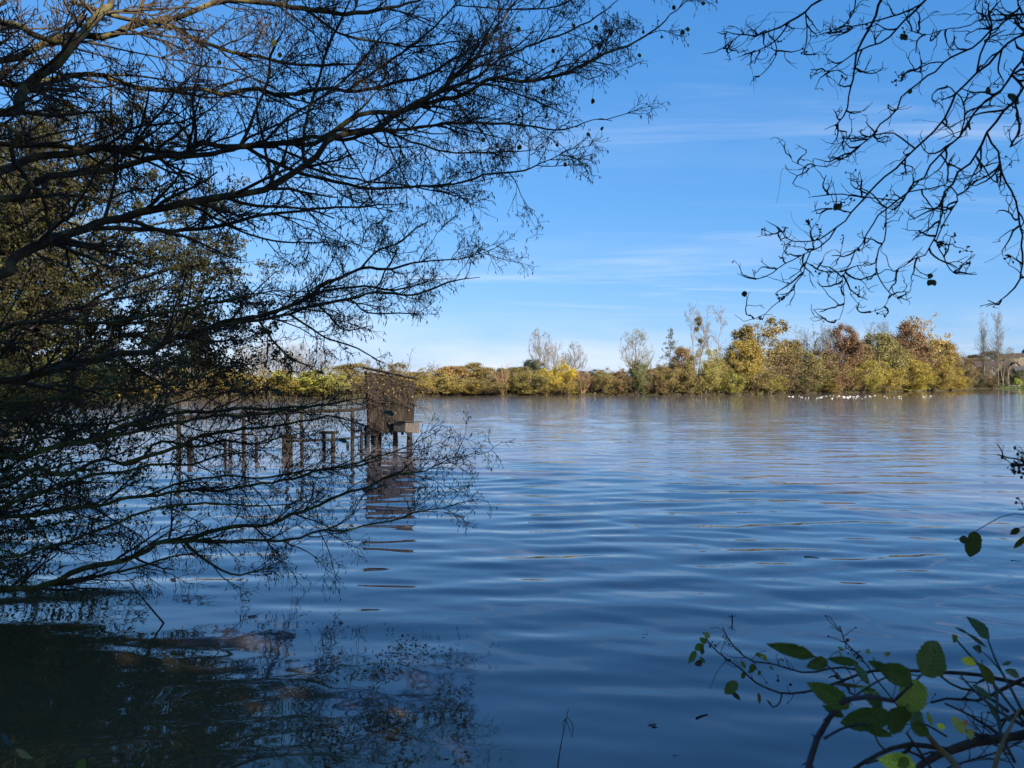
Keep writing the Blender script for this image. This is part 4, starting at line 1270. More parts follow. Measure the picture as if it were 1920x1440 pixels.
def trunk_path(base, top, bend, K=14):
    b, t = np.asarray(base, float), np.asarray(top, float)
    return spline([b, b * .65 + t * .35 + np.asarray(bend), t], K)


def attach(tp_, pt, rise=0.35):
    """A point on the trunk from which a limb would reach pt."""
    z = pt[2] - rise * np.linalg.norm(pt[:2] - tp_[len(tp_) // 2][:2]) * 0.5
    z = min(max(z, tp_[0][2] + .25), tp_[-1][2] - .1)
    i = int(np.argmin(np.abs(tp_[:, 2] - z)))
    return tp_[i]


def leafy_mesh(shape='alder'):
    """One leaf 1 long: stem at the origin, tip at +X, slightly folded and cupped."""
    prof = {'alder': ([0, .12, .35, .62, .86, 1.0], [0, .22, .40, .42, .28, .10]),
            'ovate': ([0, .08, .25, .48, .72, .90, 1.0], [0, .20, .40, .44, .32, .13, 0]),
            'slender': ([0, .15, .35, .58, .80, 1.0], [0, .09, .16, .17, .11, 0]),
            'broad': ([0, .10, .32, .58, .80, .94, 1.0], [0, .32, .50, .50, .36, .16, .02])}[shape]
    n = 17
    v, q = [], []
    lr = np.random.default_rng(len(shape))
    for i in range(n):
        x = i / (n - 1)
        ser = (.035 if i % 2 else -.03) if 1 < i < n - 1 else 0
        for s_ in (-1, -.5, 0, .5, 1):
            w = float(np.interp(x, *prof)) * (1 + ser * abs(s_) ** 3 * 1.2 + .05 * lr.standard_normal() * abs(s_) ** 3)
            wav = .028 * math.sin(x * 9 + s_ * 2) * abs(s_) * min(1, w * 4)
            v.append((x, s_ * w, (.16 * abs(s_) - .05) * w - .14 * x * x + wav))
    for i in range(n - 1):
        for j in range(4):
            a0 = i * 5 + j
            q.append((a0, a0 + 5, a0 + 6, a0 + 1))
    me = Acc().add(v, q).mesh('leaf_' + shape, M_bigleaf)
    return me


LEAF = {k: leafy_mesh(k) for k in ('alder', 'ovate', 'slender', 'broad')}


def put_leaf(parent, pos, length, direction, nrm, shape, col, width=1.0, label=None, name='leaf'):
    x = Vector(direction).normalized()
    n_ = Vector(nrm)
    n_ = (n_ - n_.dot(x) * x)
    if n_.length < 1e-4: n_ = x.orthogonal()
    z = n_.normalized(); y = z.cross(x)
    M = Matrix.Translation(Vector(pos)) @ Matrix((x, y, z)).transposed().to_4x4() @ Matrix.Diagonal((length, length * width, length, 1))
    o = link(name, LEAF[shape], parent)
    if parent is not None:
        pl = Matrix.LocRotScale(parent.location, parent.rotation_euler, parent.scale)
        o.matrix_local = pl.inverted() @ M
    else:
        o.matrix_local = M
    o.color = (*col, 1)
    if label: o['label'] = label
    return o


def near_tree(root, tpath, trad, limbs, bark, twigm, dens=1.0, l2=0.75, tips=True, K=26, n3=6, n4=4, jit=.17, trop=(0, 0, .015), ang=.72, leaf=None, leafsize=.04,
              leafn=0, tw=0.0022, catk=True, flat=None, kd=12, wander=.011, l3=.42, l4=.17, mossbelow=None, moss=None):
    """limbs: list of (points px, d0, d1, thick0 px, thick1 px, from_trunk)."""
    a = Acc(); tubes(a, tpath, trad, 10, lump=.05)
    off = np.array(root.location)
    link('trunk', a.mesh('trunk', bark, offset=off), root)
    tipsout = []
    allp, allr = [tpath], [np.asarray(trad)]
    for (pts, d0, d1, t0, t1, ft) in limbs:
        w = to_world(pts, d0, d1)
        if ft:
            at = attach(tpath, w[0])
            mid = (at + w[0]) / 2 + np.array([0, 0, .10])
            w = np.vstack([at, mid, w])
        snap = None
        if not ft and len(allp) > 1:
            ap, ar = np.concatenate(allp[1:]), np.concatenate(allr[1:])
            dpx = np.hypot(ap[:, 0] / ap[:, 1] - w[0, 0] / w[0, 1], (ap[:, 2] - CH) / ap[:, 1] - (w[0, 2] - CH) / w[0, 1]) * F
            j = int(np.argmin(dpx))
            if dpx[j] < 45:
                snap = ar[j]
                sh = ap[j] - w[0]
                ss = np.r_[0, np.cumsum(np.linalg.norm(np.diff(w, axis=0), axis=1))]
                fall = np.clip(1 - ss / (ss[-1] * .6), 0, 1)[:, None]
                w = w + sh * fall
        length = np.linalg.norm(np.diff(w, axis=0), axis=1).sum()
        k = int(min(max(12, length * kd), 90))
        p = spline(w, k)
        p[1:-1] += rng.standard_normal((k - 2, 3)) * 0.0045 * min(1, length / 2)
        uu_ = np.linspace(0, 1, k)
        for f_ in (1.7, 3.9, 7.3):
            am_ = length * wander / f_ ** .7 * np.sin(uu_ * math.pi)[:, None]
            p += am_ * rng.standard_normal(3) * np.sin(uu_ * f_ * length * 1.6 + rng.uniform(0, 6.28))[:, None]
        r0, r1 = .88 * t0 / 2 * d0 / F, t1 / 2 * d1 / F
        u = np.linspace(0, 1, k)
        if snap is not None: r0 = min(r0, snap * .8)
        r1 = min(r1, r0)
        r = (r0 + (r1 - r0) * u ** 0.85) * np.interp(u, [0, .85, 1], [1, 1, .4])
        allp.append(p); allr.append(r)
        a = Acc(); tubes(a, p, r, 7, lump=.07)
        useb = moss if (moss is not None and mossbelow is not None and w[len(w) // 2][2] < mossbelow) else bark
        lo = link('limb', a.mesh('limb', useb, offset=off), root)
        t_in = 0.30 if ft else 0.06
        n2 = max(3, int(length * (1 - t_in) * 7.5 * dens))
        p2, r2, _ = grow(p[None], r[None], n2, t_in, 1.0, l2 * min(1.0, .35 + length / 4), ang, 8, jit * .8, trop, .55, .0042, .35, flat=flat, lenfall=.45)
        # the limb's own tip goes on as a twig
        p3, r3, _ = grow(p2, r2, n3, .12, 1.0, np.linalg.norm(p2[:, -1] - p2[:, 0], axis=1) * l3 + .08, .75, 6, jit, trop, .62, tw * 1.25, .45, flat=flat)
        p4, r4, _ = grow(p3, r3, n4, .15, 1.0, np.linalg.norm(p3[:, -1] - p3[:, 0], axis=1) * .4 + l4 * .4, .8, 3, jit * 1.3, trop, .75, tw, .6)
        a = Acc(); tubes(a, p2, r2, 4)
        tag(link('side_branches', a.mesh('side_branches', twigm, offset=off), lo), kind='stuff')
        a = Acc(); tubes(a, p3, r3, 3); tubes(a, p4, r4, 3)
        tag(link('twigs', a.mesh('twigs', twigm, offset=off), lo), kind='stuff')
        tipsout.append(p4[:, -1])
        if catk:
            sel = p4[rng.random(len(p4)) < .62][:, -1]
            c = np.concatenate([sel, sel[rng.random(len(sel)) < .35] + rng.standard_normal(3) * .006])
            nC = len(c)
            d_ = np.stack([rng.standard_normal(nC) * .28, rng.standard_normal(nC) * .28, -np.ones(nC)], -1)
            L = rng.uniform(.014, .040, nC)[:, None]
            cp = np.stack([c, c + d_ * L * .35, c + d_ * L], 1)
            a = Acc(); tubes(a, cp, np.repeat(np.array([[.0016, .0038, .0012]]), nC, 0), 3)
            tag(link('catkins', a.mesh('catkins', M_catkin, offset=off), lo), kind='stuff')
        if leaf is not None and leafn:
            src = np.concatenate([p3[:, 2:].reshape(-1, 3), p4[:, 1:].reshape(-1, 3)])
            c = src[rng.random(len(src)) < leafn] if leafn < 1 else np.repeat(src, int(leafn), 0)
            c = c + rng.standard_normal((len(c), 3)) * leafsize * .4
            a = Acc(); leaves(a, c, leafsize, 0, .6, droop=.3)
            tag(link('leaves', a.mesh('leaves', leaf, offset=off, smooth=False), lo), kind='stuff')
    return np.concatenate(tipsout)


# --- upper alder
A1 = [
    ([(0, 105), (100, 78), (150, 70), (215, 62), (290, 43), (350, 22), (410, 8), (480, 4), (560, 10), (660, 24), (740, 14), (820, -12)], 4.4, 5.6, 19, 7, True),
    ([(0, 42), (50, 58), (110, 74), (190, 84)], 4.3, 4.5, 13, 10, True),
    ([(0, 212), (38, 165), (87, 137), (125, 108), (145, 84), (176, 48), (212, -4), (240, -60)], 4.1, 4.6, 26, 14, True),
    ([(0, 162), (120, 147), (240, 147), (330, 160), (450, 172), (540, 175), (640, 176), (700, 170), (770, 147), (850, 108), (930, 60)], 4.6, 6.2, 15, 5, True),
    ([(200, 85), (275, 102), (370, 118), (430, 132), (500, 160), (560, 190)], 4.7, 5.3, 10, 5, False),
    ([(290, 47), (350, 75), (415, 92), (475, 105), (520, 117), (600, 125), (680, 118)], 4.9, 5.6, 10, 4, False),
    ([(130, 0), (190, 20), (250, 38), (310, 40)], 4.5, 4.9, 10, 7, False),
    ([(0, 315), (100, 300), (200, 290), (325, 285), (390, 277), (500, 262), (575, 255), (650, 237), (725, 215), (800, 195), (900, 168), (973, 145), (1025, 140), (1075, 127), (1148, 99), (1215, 61), (1250, 35), (1290, 0)], 4.6, 6.6, 21, 4, True),
    ([(0, 270), (100, 273), (200, 283), (262, 290)], 4.7, 5.0, 13, 9, True),
    ([(0, 376), (50, 352), (100, 335), (200, 315), (275, 300), (350, 290), (450, 277), (510, 268), (560, 262), (640, 262), (720, 247), (800, 237), (900, 229), (960, 233), (1063, 242), (1119, 222), (1148, 227)], 4.4, 6.3, 22, 3, True),
    ([(0, 521), (34, 504), (95, 473), (200, 428), (300, 392), (400, 362), (450, 345), (525, 320), (570, 300), (625, 270), (700, 250), (750, 225), (825, 175), (875, 115), (925, 55), (970, 0)], 4.2, 6.3, 27, 7, True),
    ([(180, 453), (300, 445), (375, 437), (425, 425), (480, 409), (532, 397), (584, 392), (640, 393), (690, 389), (760, 380)], 4.8, 5.9, 11, 3, False),
    ([(0, 232), (20, 293), (51, 344), (82, 395), (96, 465)], 3.7, 4.3, 11, 8, True),
    ([(575, 292), (572, 260), (580, 200), (600, 140), (620, 85), (645, 30), (665, -20)], 5.6, 5.4, 7, 4, False),
    ([(447, 260), (460, 240), (480, 195), (500, 150), (505, 105), (530, 60)], 5.4, 5.0, 7, 4, False),
    ([(490, 260), (530, 220), (575, 190), (615, 165), (680, 110), (740, 40)], 5.4, 5.8, 6, 3, False),
    ([(240, 278), (260, 235), (280, 165)], 4.9, 4.7, 6, 4, False),
    ([(460, 288), (520, 320), (600, 340), (690, 350), (750, 352), (850, 348), (905, 330), (973, 324), (1017, 306), (1063, 283)], 5.4, 6.5, 9, 2.5, False),
    ([(570, 313), (625, 330), (700, 345), (780, 352), (850, 365)], 5.6, 6.2, 6, 2.5, False),
    ([(780, 200), (840, 172), (900, 143), (958, 105), (1025, 71), (1075, 55), (1116, 31), (1165, -5)], 6.0, 6.6, 7, 3, False),
    ([(640, 176), (720, 120), (790, 70), (850, 10), (880, -30)], 5.7, 6.0, 6, 3, False),
    ([(860, 150), (940, 160), (1010, 190), (1060, 215)], 6.1, 6.5, 5, 2.5, False),
    ([(560, 10), (640, 60), (730, 80), (800, 85), (880, 70)], 5.2, 6.0, 6, 3, False),
    ([(420, 428), (500, 450), (560, 455), (610, 455)], 5.4, 5.9, 5, 2.5, False),
    ([(720, 245), (800, 275), (880, 285), (960, 285), (1010, 280)], 6.0, 6.5, 5, 2.5, False),
    ([(860, 20), (960, 20), (1040, 15), (1100, -15)], 6.0, 6.4, 5, 3, False),
]
tA = trunk_path((-4.7, 3.0, bank_z(-4.7, 3.0) - .2), (-4.4, 3.8, 7.2), (.25, .1, 0))
alder = empty('alder_tree', (-4.7, 3.0, 0), 'alder reaching in from the upper left with bare catkin twigs against the sky', 'tree')
tips1 = near_tree(alder, tA, np.linspace(.17, .08, 14), A1, M_alder, M_twig, dens=1.1, n3=6, n4=5, flat=(1, .8, .75))
# --- lower alder, reaching out over the water to the hide
A2 = [
    ([(0, 710), (100, 682), (200, 665), (280, 657), (350, 640), (425, 615), (480, 599), (519, 578), (563, 562), (584, 536), (610, 522), (649, 508), (670, 501), (714, 504), (756, 501), (792, 492), (845, 489), (884, 481), (925, 466)], 5.6, 7.4, 27, 3, True),
    ([(563, 562), (584, 552), (610, 541), (662, 536), (701, 534), (745, 542), (800, 530)], 6.6, 7.2, 9, 3, False),
    ([(668, 501), (701, 470), (730, 461), (751, 455), (764, 444), (787, 424), (808, 414)], 6.8, 7.2, 6, 2, False),
    ([(700, 545), (709, 536), (720, 510), (733, 492), (748, 461)], 6.8, 7.0, 6, 3, False),
    ([(420, 620), (480, 612), (532, 601), (597, 578), (636, 567), (675, 560), (701, 550), (740, 550), (779, 553), (805, 544), (845, 528), (900, 520)], 6.3, 7.4, 14, 3, False),
    ([(546, 601), (584, 622), (615, 638), (649, 646), (688, 664), (716, 680)], 6.7, 7.2, 7, 2.5, False),
    ([(652, 565), (667, 574), (683, 587), (714, 588), (766, 588), (790, 592)], 6.9, 7.3, 6, 2, False),
    ([(605, 580), (626, 601), (647, 620), (700, 610)], 6.8, 7.1, 5, 2, False),
    ([(480, 612), (520, 655), (560, 680), (600, 690)], 6.5, 6.9, 7, 2.5, False),
    ([(0, 620), (102, 612), (163, 609), (238, 602), (306, 589), (374, 572), (442, 553), (510, 545), (560, 548)], 5.4, 6.6, 16, 4, True),
    ([(68, 612), (119, 589), (163, 575), (204, 545), (255, 524), (320, 505)], 5.5, 6.1, 11, 4, False),
    ([(60, 850), (125, 833), (194, 811), (278, 792), (347, 775), (411, 769), (477, 767), (543, 765), (586, 760), (652, 752), (690, 746)], 6.0, 7.8, 20, 4, True),
    ([(180, 828), (302, 802), (368, 791), (411, 782), (466, 778), (521, 771), (600, 760), (650, 752)], 6.4, 7.6, 11, 4, False),
    ([(230, 870), (343, 833), (378, 815), (433, 806), (499, 800), (543, 795), (586, 789), (622, 782), (680, 795)], 6.5, 7.6, 10, 3, False),
    ([(0, 900), (69, 886), (153, 878), (236, 864), (306, 836), (380, 830), (450, 832), (530, 820), (600, 806)], 6.2, 7.4, 16, 3, True),
    ([(0, 964), (83, 919), (167, 892), (260, 880), (350, 868), (440, 850), (520, 845)], 6.3, 7.2, 17, 3, True),
    ([(0, 1112), (100, 1087), (200, 1055), (280, 1030), (350, 1007), (450, 992), (500, 985), (550, 965), (625, 935), (690, 910), (725, 895), (800, 880), (850, 860), (908, 847)], 6.2, 7.6, 24, 2.5, True),
    ([(350, 1015), (380, 1045), (415, 1070), (445, 1080), (480, 1070), (517, 1065)], 6.8, 7.0, 7, 2.5, False),
    ([(300, 1012), (450, 1012), (550, 1000), (675, 990), (780, 965), (870, 945)], 6.7, 7.6, 9, 2, False),
    ([(0, 968), (150, 950), (280, 930), (400, 920), (500, 905), (600, 880), (690, 862), (770, 835), (840, 800)], 6.4, 7.8, 14, 2.5, True),
    ([(280, 940), (350, 905), (420, 895), (500, 897), (600, 890), (690, 870), (740, 850)], 6.8, 7.6, 9, 2.5, False),
    ([(100, 1090), (180, 1080), (260, 1062), (340, 1040), (400, 1042)], 6.2, 6.7, 8, 3, False),
    ([(0, 1035), (80, 1020), (190, 985), (300, 960), (400, 950), (500, 948), (600, 940)], 6.1, 7.2, 12, 3, True),
    ([(0, 760), (80, 742), (170, 728), (260, 725), (350, 715), (430, 690), (500, 680)], 5.9, 6.8, 14, 3, True),
    ([(0, 800), (100, 800), (200, 790), (300, 760), (380, 740), (450, 735)], 6.1, 7.0, 12, 3, True),
]
tB = trunk_path((-6.9, 5.9, bank_z(-6.9, 5.9) - .2), (-6.3, 6.4, 4.6), (.1, .2, 0))
alder2 = empty('alder_tree', (-6.9, 5.9, 0), 'low alder spreading mossy limbs over the water towards the hide', 'tree')
tips2 = near_tree(alder2, tB, np.linspace(.20, .09, 14), A2, M_alder, M_twig, dens=1.0, n3=6, n4=5, flat=(1, .9, .75), mossbelow=2.6, moss=M_moss)

# leaves still hanging on the alders, each its own
LC = [(0.085, 0.105, 0.026), (0.13, 0.125, 0.03), (0.08, 0.065, 0.022)]
targets = [(510, 75), (522, 95), (412, 116), (568, 175), (620, 160), (624, 190), (790, 88), (925, 287), (1070, 50), (1112, 45), (1030, 92), (1033, 143), (1037, 160), (1019, 165), (984, 165), (1018, 172), (1043, 108), (1125, 85),
           (1196, 103), (1237, 70), (1215, 55), (1262, 15), (1270, 22), (1280, 50), (1297, 55), (1120, 190), (1128, 195), (1150, 228), (1102, 247), (1043, 276), (1023, 210), (974, 210), (979, 270), (926, 289), (1057, 310), (1315, 2), (1060, 22), (905, 255), (860, 60), (975, 50)]
for k, (px, py) in enumerate(targets):
    q_ = (tips1[:, 0] / tips1[:, 1] * F + 960 - px) ** 2 + (720 - (tips1[:, 2] - CH) / tips1[:, 1] * F - py) ** 2
    i = int(np.argmin(q_))
    pos = tips1[i] if q_[i] < 60 ** 2 else P(px, py, 6.3)
    put_leaf(alder, pos, random.uniform(.030, .048), (random.uniform(-.5, .5), random.uniform(-.5, .5), -1), (random.uniform(-1, 1), -1, random.uniform(-.4, .4)), 'alder', LC[k % 3])
for (px, py, ln, dx) in ((718, 774, .11, 1), (640, 822, .09, 1), (655, 655, .06, -1), (550, 700, .08, -1), (470, 715, .10, -1), (505, 730, .09, 1), (460, 735, .07, -1), (595, 700, .06, 1)):
    d_ = 6.9
    q_ = (tips2[:, 0] / tips2[:, 1] * F + 960 - px) ** 2 + (720 - (tips2[:, 2] - CH) / tips2[:, 1] * F - py) ** 2
    i = int(np.argmin(q_))
    pos = tips2[i]
    put_leaf(alder2, pos, ln, (dx, .2, -.15), (0, -.5, .8), 'alder', (0.040, 0.062, 0.018))

# --- dark small-leaved tree behind
D1 = []
for (x, y) in [(505, 565), (518, 640), (478, 490), (440, 530), (410, 405), (360, 460), (335, 285), (300, 350), (255, 225), (180, 195), (120, 260), (60, 205), (200, 330), (100, 400), (250, 500),
               (350, 600), (455, 610), (150, 550), (50, 500), (310, 660), (395, 680), (200, 650), (80, 630), (300, 430), (420, 470), (30, 330), (260, 290), (480, 680)]:
    y0 = 330 + (y - 200) * .75
    D1.append(([(-30, y0 + 60), (x * .35, (y0 * .6 + y * .4) + 20), (x * .7, y0 * .2 + y * .8), (x, y)], 11.5, 12.6 + rng.uniform(-1.5, 1.5), 12, 2.5, True))
tC = trunk_path((-10.4, 11.2, bank_z(-10.4, 11.2) - .2), (-9.8, 11.9, 7.2), (.2, .1, 0))
dark = empty('leafy_tree', (-10.4, 11.2, 0), 'dark tree with dense small leaves behind the alder limbs at left', 'tree')
near_tree(dark, tC, np.linspace(.2, .08, 14), D1, M_oldbark, M_oldbark, dens=.82, l2=1.15, n3=7, n4=3, leaf=M_darkleaf, leafsize=.052, leafn=2, tw=.004, catk=False, l3=.4, l4=.25)
# --- olive shrub, low left
O1 = []
for (x, y) in [(352, 725), (335, 800), (305, 865), (255, 780), (200, 730), (150, 800), (100, 905), (50, 765), (205, 900), (30, 985), (125, 1020), (285, 930), (230, 690), (60, 690), (180, 850), (120, 740), (20, 860), (330, 690), (90, 840), (240, 960), (60, 1060)]:
    O1.append(([(-40, y + 40), (x * .4, y + 25), (x * .75, y + 5), (x, y)], 8.2, 8.8 + rng.uniform(-.9, .9), 9, 2.5, True))
tD = trunk_path((-9.0, 8.1, bank_z(-9.0, 8.1) - .2), (-8.2, 8.4, 3.4), (.2, 0, 0))
olive = empty('sallow_shrub', (-9.0, 8.1, 0), 'tangled mossy sallow shrub low at the left edge', 'shrub')
near_tree(olive, tD, np.linspace(.14, .06, 14), O1, M_moss, M_moss, dens=1.0, l2=.9, n3=6, n4=3, leaf=M_oliveleaf, leafsize=.046, leafn=.5, tw=.003, catk=False, l3=.42, l4=.2)
# --- sunlit yellow twigs far left
Y1 = []
for (x, y) in [(150, 425), (120, 395), (70, 460), (125, 470), (45, 400), (90, 430), (30, 480), (20, 560), (160, 450)]:
    Y1.append(([(-60, y + 60), (x * .3, y + 20), (x * .7, y), (x, y)], 15.5, 15.5 + rng.uniform(-1, 1), 6, 2.5, True))
tE = trunk_path((-13.2, 14.2, bank_z(-13.2, 14.2) - .2), (-12.6, 15.2, 5.6), (.2, 0, 0))
yell = empty('willow_tree', (-13.2, 14.2, 0), 'yellow twigged willow catching the sun at the far left edge', 'tree')
near_tree(yell, tE, np.linspace(.14, .06, 14), Y1, M_yellowtwig, M_yellowtwig, dens=.8, l2=1.3, n3=5, n4=2, leaf=M_oliveleaf, leafsize=.07, leafn=.3, tw=.005, catk=False, l3=.4, l4=.3)

# ------------------------------------------------------------------ gnarled tree hanging in from the upper right


def Z5(pts):
    return [(1300 + x / 2.323, y / 2.323) for x, y in pts]


R1 = [
    ([(1520, -40), (1440, 20), (1330, 100), (1230, 190), (1130, 240), (1050, 310), (950, 380), (880, 460), (820, 540), (740, 620), (660, 690), (580, 725), (500, 728), (440, 705), (410, 650)], 2.9, 3.4, 8, 2.2),
    ([(1520, 50), (1440, 130), (1340, 220), (1240, 320), (1150, 420), (1080, 530), (1040, 580), (960, 650), (870, 740), (800, 810), (740, 870), (690, 930), (620, 1010), (560, 1070), (500, 1110), (470, 1200), (410, 1280), (340, 1340), (260, 1385), (210, 1395), (180, 1370)], 2.7, 3.3, 10, 2.2),
    ([(1520, 170), (1440, 260), (1330, 390), (1230, 490), (1150, 600), (1080, 670), (1000, 760), (920, 840), (850, 890), (790, 950), (740, 1040), (690, 1130), (650, 1230), (660, 1330), (640, 1395), (600, 1400)], 2.6, 3.1, 11, 2.2),
    ([(1520, 300), (1440, 390), (1330, 520), (1280, 580), (1220, 690), (1140, 770), (1090, 860), (1080, 960), (1040, 1050), (1000, 1110), (920, 1150), (870, 1180), (830, 1100), (825, 1060)], 2.5, 2.9, 14, 2.5),
    ([(1290, 580), (1340, 680), (1360, 790), (1400, 850), (1425, 960), (1430, 1080), (1430, 1200), (1400, 1260), (1340, 1310), (1275, 1335)], 2.5, 2.7, 8, 3),
    ([(920, 840), (1000, 825), (1080, 810), (1130, 830), (1140, 880), (1100, 950), (1060, 1040), (1080, 1100), (1130, 1190), (1230, 1185)], 2.9, 2.8, 6, 2),
    ([(830, 920), (830, 1050), (800, 1100), (800, 1190), (850, 1270), (890, 1300)], 2.9, 3.0, 5, 2),
    ([(850, 1270), (830, 1330), (770, 1360)], 3.0, 3.0, 3, 2),
    ([(600, -20), (520, 20), (480, 60), (410, 100), (320, 140), (230, 155), (120, 135)], 3.2, 3.4, 5, 2),
    ([(410, 100), (380, 150), (340, 190), (290, 215), (190, 250)], 3.3, 3.4, 3.5, 1.8),
    ([(190, 160), (150, 190), (100, 225), (40, 235)], 3.4, 3.4, 3, 1.5),
    ([(360, 190), (365, 240), (330, 290), (280, 340)], 3.3, 3.4, 3, 1.5),
    ([(490, 90), (495, 170), (480, 240)], 3.2, 3.3, 3, 2),
    ([(830, -20), (810, 0), (790, 80), (740, 170), (710, 240), (700, 340), (680, 410), (670, 480), (630, 540), (570, 565)], 3.0, 3.2, 6, 2),
    ([(1030, -20), (1010, 0), (950, 60), (900, 110), (830, 180), (740, 210), (660, 260), (600, 305), (560, 315)], 3.0, 3.2, 5, 1.8),
    ([(1000, 10), (900, 60), (790, 90), (680, 120), (595, 150)], 3.0, 3.1, 4, 1.8),
    ([(1520, 80), (1440, 85), (1300, 85), (1200, 110), (1060, 135), (980, 145), (920, 100)], 2.8, 3.0, 6, 2),
    ([(705, -20), (700, 50), (640, 130)], 3.1, 3.1, 3, 1.8),
    ([(640, 1000), (560, 1050), (480, 1055), (410, 1045), (380, 1000), (315, 960)], 3.1, 3.2, 4, 1.8),
    ([(500, 1110), (390, 1160), (330, 1200), (260, 1215), (190, 1190)], 3.2, 3.2, 4, 1.8),
    ([(690, 930), (600, 910), (540, 915), (515, 925)], 3.1, 3.1, 3, 2),
    ([(870, 840), (760, 840), (640, 840), (570, 850), (500, 860)], 2.9, 3.1, 3.5, 1.8),
    ([(1230, 650), (1260, 700), (1300, 780), (1330, 800)], 2.6, 2.6, 4, 2),
    ([(1150, 600), (1180, 500), (1160, 420), (1100, 370)], 2.7, 2.7, 4, 2),
    ([(960, 650), (900, 600), (850, 580), (740, 600), (660, 605), (640, 570)], 3.0, 3.1, 4, 2),
    ([(1080, 670), (1110, 720), (1105, 800)], 2.8, 2.8, 4, 3),
    ([(1110, 310), (1050, 300), (960, 320), (890, 330)], 2.9, 3.0, 4, 2),
    ([(560, 1160), (600, 1190), (670, 1180)], 3.1, 3.1, 3, 2),
    ([(1240, 330), (1255, 240), (1300, 130), (1290, 60), (1340, 0)], 2.7, 2.7, 4, 3),
    ([(940, 850), (880, 910), (850, 905)], 2.8, 2.9, 4, 3),
    ([(1420, 420), (1425, 560), (1380, 640), (1440, 600)], 2.5, 2.5, 5, 3),
]
R1 = [(Z5(p), a_, b_, c_ * 1.05, d_, i in (0, 1, 2, 3, 16)) for i, (p, a_, b_, c_, d_) in enumerate(R1)]
tR = trunk_path((4.6, 2.0, bank_z(4.6, 2.0) - .2), (3.6, 2.3, 5.8), (-.1, 0, 0))
gnarl = empty('gnarled_tree', (4.6, 2.0, 0), 'dark gnarled tree hanging crooked bare branches in from the upper right', 'tree')
tips3 = near_tree(gnarl, tR, np.linspace(.18, .09, 14), R1, M_oldbark, M_oldbark, kd=28, wander=.004, dens=1.8, l2=.24, n3=2, n4=1, jit=.36, trop=(0, 0, .05), ang=.95, tw=.0016, catk=False, l3=.4, l4=.09)
tp_px = np.stack([tips3[:, 0] / tips3[:, 1] * F + 960, 720 - (tips3[:, 2] - CH) / tips3[:, 1] * F], 1)


def on_twig(px, py):
    """The twig end nearest to a photo position."""
    return tips3[int(np.argmin(np.hypot(tp_px[:, 0] - px, tp_px[:, 1] - py)))]


# fine hair-like twigs
n = 70
b = tips3[rng.integers(0, len(tips3), n)]
pts = [b]; d_ = norm(rng.standard_normal((n, 3)) * np.array([1, .5, .6]) + np.array([-.3, 0, -.4]))
for k in range(6):
    d_ = norm(d_ + rng.standard_normal((n, 3)) * .16); pts.append(pts[-1] + d_ * rng.uniform(.012, .036, (n, 1)))
a = Acc(); tubes(a, np.stack(pts, 1), np.full((n, 7), .0007), 3)
tag(link('tendrils', a.mesh('tendrils', M_twig, offset=gnarl.location), gnarl), kind='stuff')
ico = bmesh.new(); bmesh.ops.create_icosphere(ico, subdivisions=1, radius=1)
icv = np.array([v.co[:] for v in ico.verts]); icf = [[v.index for v in f.verts] for f in ico.faces]; ico.free()


def fruit_cluster(parent, pos, n, r, spread, mat=M_berry, name='fruit_cluster'):
    a = Acc()
    for i in range(n):
        c = np.asarray(pos) + rng.standard_normal(3) * spread
        a.add(icv * r * rng.uniform(.45, 1.1) * rng.uniform(.6, 1.3, 3) * rng.uniform(.8, 1.2, (len(icv), 1)) + c, None, icf)
        tubes(a, np.array([pos, c]), np.array([.0012, .0010]), 3)
    loc = np.array(parent.location)
    return link(name, a.mesh(name, mat, offset=loc), parent)


for (x, y, n) in [(515, 945, 7), (640, 920, 5), (690, 905, 5), (660, 1050, 5), (540, 1010, 4), (365, 1085, 4), (315, 958, 3), (545, 1225, 6), (385, 1330, 12), (680, 1280, 5), (1085, 1125, 10), (1185, 1100, 4), (1365, 1150, 5), (1230, 1185, 3), (840, 1385, 2), (765, 158, 5), (940, 150, 4),
                  (885, 395, 5), (680, 400, 4), (365, 215, 3), (1395, 1100, 4), (1100, 985, 6), (600, 850, 3), (900, 335, 4), (830, 880, 4), (1105, 1045, 5), (935, 730, 2), (1410, 770, 4), (690, 745, 2), (480, 235, 4), (240, 1025, 1), (1300, 355, 3)]:
    (px, py), = Z5([(x, y)])
    fruit_cluster(gnarl, on_twig(px, py), n, .0055, .010)
for (x, y, s, c) in [(145, 1228, 30, 0), (190, 1190, 18, 0), (617, 940, 40, 1), (1010, 1228, 28, 1), (1055, 1222, 28, 1), (1058, 1188, 24, 1), (880, 170, 34, 1), (905, 135, 30, 1), (1390, 390, 60, 1), (1265, 410, 30, 1), (993, 420, 26, 1), (515, 385, 18, 0), (520, 370, 14, 0)]:
    (px, py), = Z5([(x, y)])
    put_leaf(gnarl, on_twig(px, py), s / 2.323 / F * 3.0, (random.uniform(-1, 1), random.uniform(-.3, .3), -.8), (random.uniform(-.5, .5), -1, .3), 'ovate' if s > 20 else 'slender', [(0.03, 0.035, 0.015), (0.05, 0.075, 0.02)][c])

# ------------------------------------------------------------------ bramble and sprawling branches, lower right


def Z8(x, y):
    return 1260 + x / 2.909, 1120 + y / 2.909


